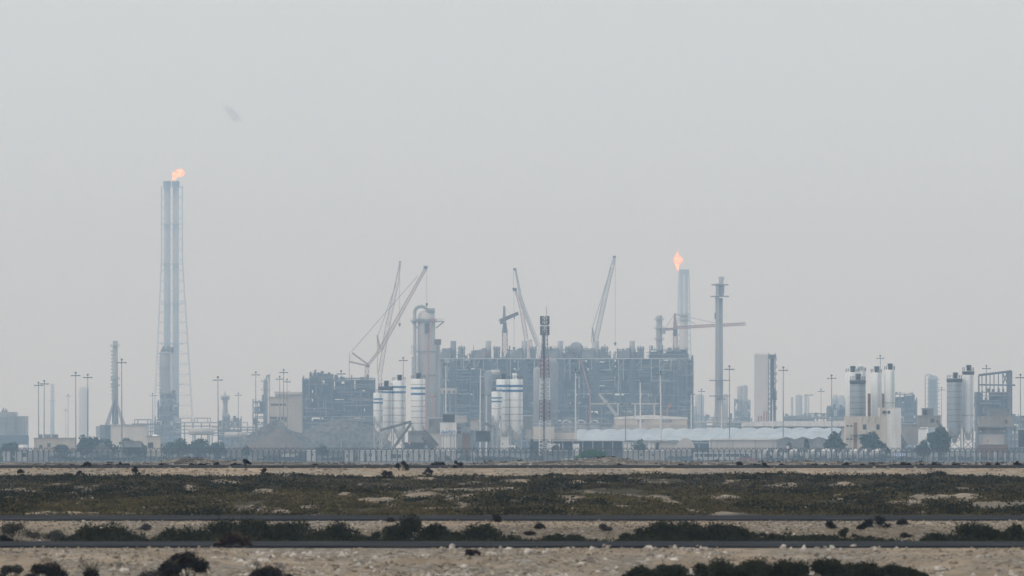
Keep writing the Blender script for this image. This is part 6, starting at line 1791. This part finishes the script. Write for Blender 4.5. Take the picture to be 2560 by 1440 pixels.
# ------------------------------------------------------------------ stones
def stones(name, X, Y, S_, m, seed, label):
    r = np.random.default_rng(seed); n = len(X); Z = ground_h(X, Y)
    base = np.array([(1,0,0),(.5,.86,0),(-.5,.86,0),(-1,0,0),(-.5,-.86,0),(.5,-.86,0),(.6,.1,.62),(-.1,.6,.66),(-.6,-.2,.6),(.1,-.6,.64),(0,0,.86)])
    tri = np.array([(0,1,6),(1,7,6),(1,2,7),(2,3,7),(3,8,7),(3,4,8),(4,9,8),(4,5,9),(5,6,9),(5,0,6),(6,7,10),(7,8,10),(8,9,10),(9,6,10)])
    J = 1+.28*r.normal(size=(n,11,3)); an = r.uniform(0,6.28,n)
    B = base[None]*J*np.array([1,.9,.85])[None,None]*r.uniform(.6,1.3,(n,1,3))
    c, s = np.cos(an)[:,None], np.sin(an)[:,None]
    V = np.stack([B[:,:,0]*c-B[:,:,1]*s, B[:,:,0]*s+B[:,:,1]*c, B[:,:,2]-.15], 2)*S_[:,None,None] + np.stack([X,Y,Z],1)[:,None,:]
    Fc = (tri[None]+ (np.arange(n)*11)[:,None,None]).reshape(-1,3)
    o = np_mesh(name, V.reshape(-1,3), Fc, m)
    return tag(o, label, None, None, 'stuff')
sm = mat('pale_limestone', (.56,.50,.43), .9, .1, 2.5, col2=(.14,.12,.10), thr=(.40,.66))
sm2 = mat('brown_stone', (.36,.295,.22), .9, .1, 2.5, col2=(.09,.072,.053), thr=(.38,.64))
def scatter(n, x0, x1, y0, y1, sc, thr_, seed, lo, hi, p=2.5):
    r = np.random.default_rng(seed); X = r.uniform(x0, x1, n); Y = r.uniform(y0, y1, n)
    f = fbm(X*sc, Y*sc*.8, 3, seed)
    k = f > thr_; X = X[k]; Y = Y[k]
    return X, Y, lo+(hi-lo)*r.random(len(X))**p
X, Y, S_ = scatter(9000, -18, 18, 233, 246.2, .35, .06, 5, .012, .15, 4.5); stones('loose_stones', X, Y, S_, sm, 5, 'loose pale stones strewn over the near sand bank')
X, Y, S_ = scatter(14000, -18, 18, 233, 246.2, .4, -.2, 6, .018, .09, 2); stones('loose_stones', X, Y, S_, sm2, 6, 'small brown gravel on the near sand bank')
X, Y, S_ = scatter(24000, -22, 22, 297, 312.2, .4, -.35, 7, .02, .07, 2.5); stones('loose_stones', X, Y, S_, mat('dark_gravel', (.25,.205,.15), .9, .1, 2.5, col2=(.07,.056,.04), thr=(.38,.64)), 7, 'brown gravel covering the bank of the second road')
X, Y, S_ = scatter(6000, -22, 22, 297, 312.2, .45, -.1, 8, .02, .08, 3); stones('loose_stones', X, Y, S_, sm, 8, 'pale stones on the bank of the second road')
X, Y, S_ = scatter(9000, -36, 36, 528, 540, .3, -.1, 9, .03, .14, 2.5); stones('loose_stones', X, Y, S_, sm2, 9, 'brown stones on the sand bank of the farthest road')
X, Y, S_ = scatter(9000, -48, 48, 558, 800, .2, -.02, 10, .05, .22, 3); stones('loose_stones', X, Y, S_, mat('grey_rubble', (.36,.34,.31), .9, .1, 2.5, col2=(.10,.09,.08), thr=(.40,.66)), 10, 'pale rubble on the rough land before the fence')
X, Y, S_ = scatter(2500, -32, 32, 330, 526, .2, .12, 11, .03, .10, 3); stones('loose_stones', X, Y, S_, sm, 11, 'few pale stones lying in the scrub field')
import bmesh
for i, (px, D, wpx, hpx, lab) in enumerate(((2353,237.6,44,20,'biggest flat pale boulder at the bottom right of the near sand bank'),(2012,238.5,16,26,'upright pale boulder on the near sand bank right of centre'),(1985,237.2,24,16,'pale boulder left of the upright one on the near sand bank'),
      (640,239,16,16,'white stone beside the dark bush left of centre'),(672,242.2,16,12,'white stone high on the near sand bank left of centre'),(1160,237.5,22,14,'white stone below the small red brown bush'),(655,236.5,20,12,'flat white stone low on the sand bank left of centre'),
      (1625,242,18,14,'white stone on the near bank right of centre'),(1310,237,24,12,'brownish boulder low on the near bank at centre'),(2470,241,20,16,'grey white boulder in the rubble at the lower right'),(1045,239,22,12,'pale boulder left of the red brown bush'),
      (109,241,16,10,'pale stone at left on the near sand bank'))):
    v = View(D); x = v.x(px); g = gz(x, D)
    bm = bmesh.new(); bmesh.ops.create_icosphere(bm, subdivisions=3, radius=1)
    a = v.s(wpx)/2; b_ = v.s(hpx)/2
    for q in bm.verts:
        f = 1+.30*fbm(np.array([q.co.x*1.3+i*7]), np.array([q.co.z*1.3+q.co.y]), 3, i)[0]+.12*fbm(np.array([q.co.x*4+i]), np.array([q.co.z*4+q.co.y*3]), 2, i+9)[0]
        q.co = Vector((q.co.x*a*f, q.co.y*a*.8*f, q.co.z*b_*f+b_*.5))
    me = bpy.data.meshes.new('boulder'); bm.to_mesh(me); bm.free(); me.materials.append(sm)
    o = bpy.data.objects.new('boulder', me); COL.objects.link(o); o.location = (x, D, g)
    tag(o, lab, 'boulder', 'boulders on the near sand bank')
# ------------------------------------------------------------------ haze
hz = MB().box(-9000, 9000, -500, 22500, -1.2, 420)
hm = bpy.data.materials.new('haze'); hm.use_nodes = True
hn = hm.node_tree.nodes; hn.clear()
pv = hn.new('ShaderNodeVolumePrincipled'); ho = hn.new('ShaderNodeOutputMaterial')
pv.inputs['Color'].default_value = (0.56, 0.78, 1.0, 1)
pv.inputs['Absorption Color'].default_value = (1, 1, 1, 1)
pv.inputs['Density'].default_value = 1.40e-4
pv.inputs['Anisotropy'].default_value = 0.75
hm.node_tree.links.new(pv.outputs[0], ho.inputs['Volume'])
tag(hz.build('haze', hm), 'pale dusty haze over the whole plain', None, None, 'stuff')

# small dark smoke puff drifting right of the tall flare
import bmesh
v = View(5200); D = 5200
bm = bmesh.new()
for ax, ay, rr in ((566,270,9),(577,281,12),(589,293,12),(599,301,7)):
    bmesh.ops.create_icosphere(bm, subdivisions=2, radius=v.s(rr), matrix=Matrix.Translation((v.x(ax)-v.x(580), 0, v.z(ay)-v.z(285))))
for q in bm.verts: q.co += q.co.normalized()*.6*fbm(np.array([q.co.x*.5]), np.array([q.co.z*.5+q.co.y*.3]), 3, 4)[0]*3
me = bpy.data.meshes.new('smoke_puff'); bm.to_mesh(me); bm.free()
sm_ = bpy.data.materials.new('thin_smoke'); sm_.use_nodes = True
sn = sm_.node_tree.nodes; sn.clear(); va = sn.new('ShaderNodeVolumePrincipled'); vo_ = sn.new('ShaderNodeOutputMaterial')
va.inputs['Color'].default_value = (.35,.36,.38,1); va.inputs['Density'].default_value = .06
sm_.node_tree.links.new(va.outputs[0], vo_.inputs['Volume']); me.materials.append(sm_)
o = bpy.data.objects.new('smoke_puff', me); COL.objects.link(o); o.location = place((v.x(580), D, v.z(285)))
tag(o, 'small faint grey smoke puff drifting in the sky right of the tall flare', 'smoke')
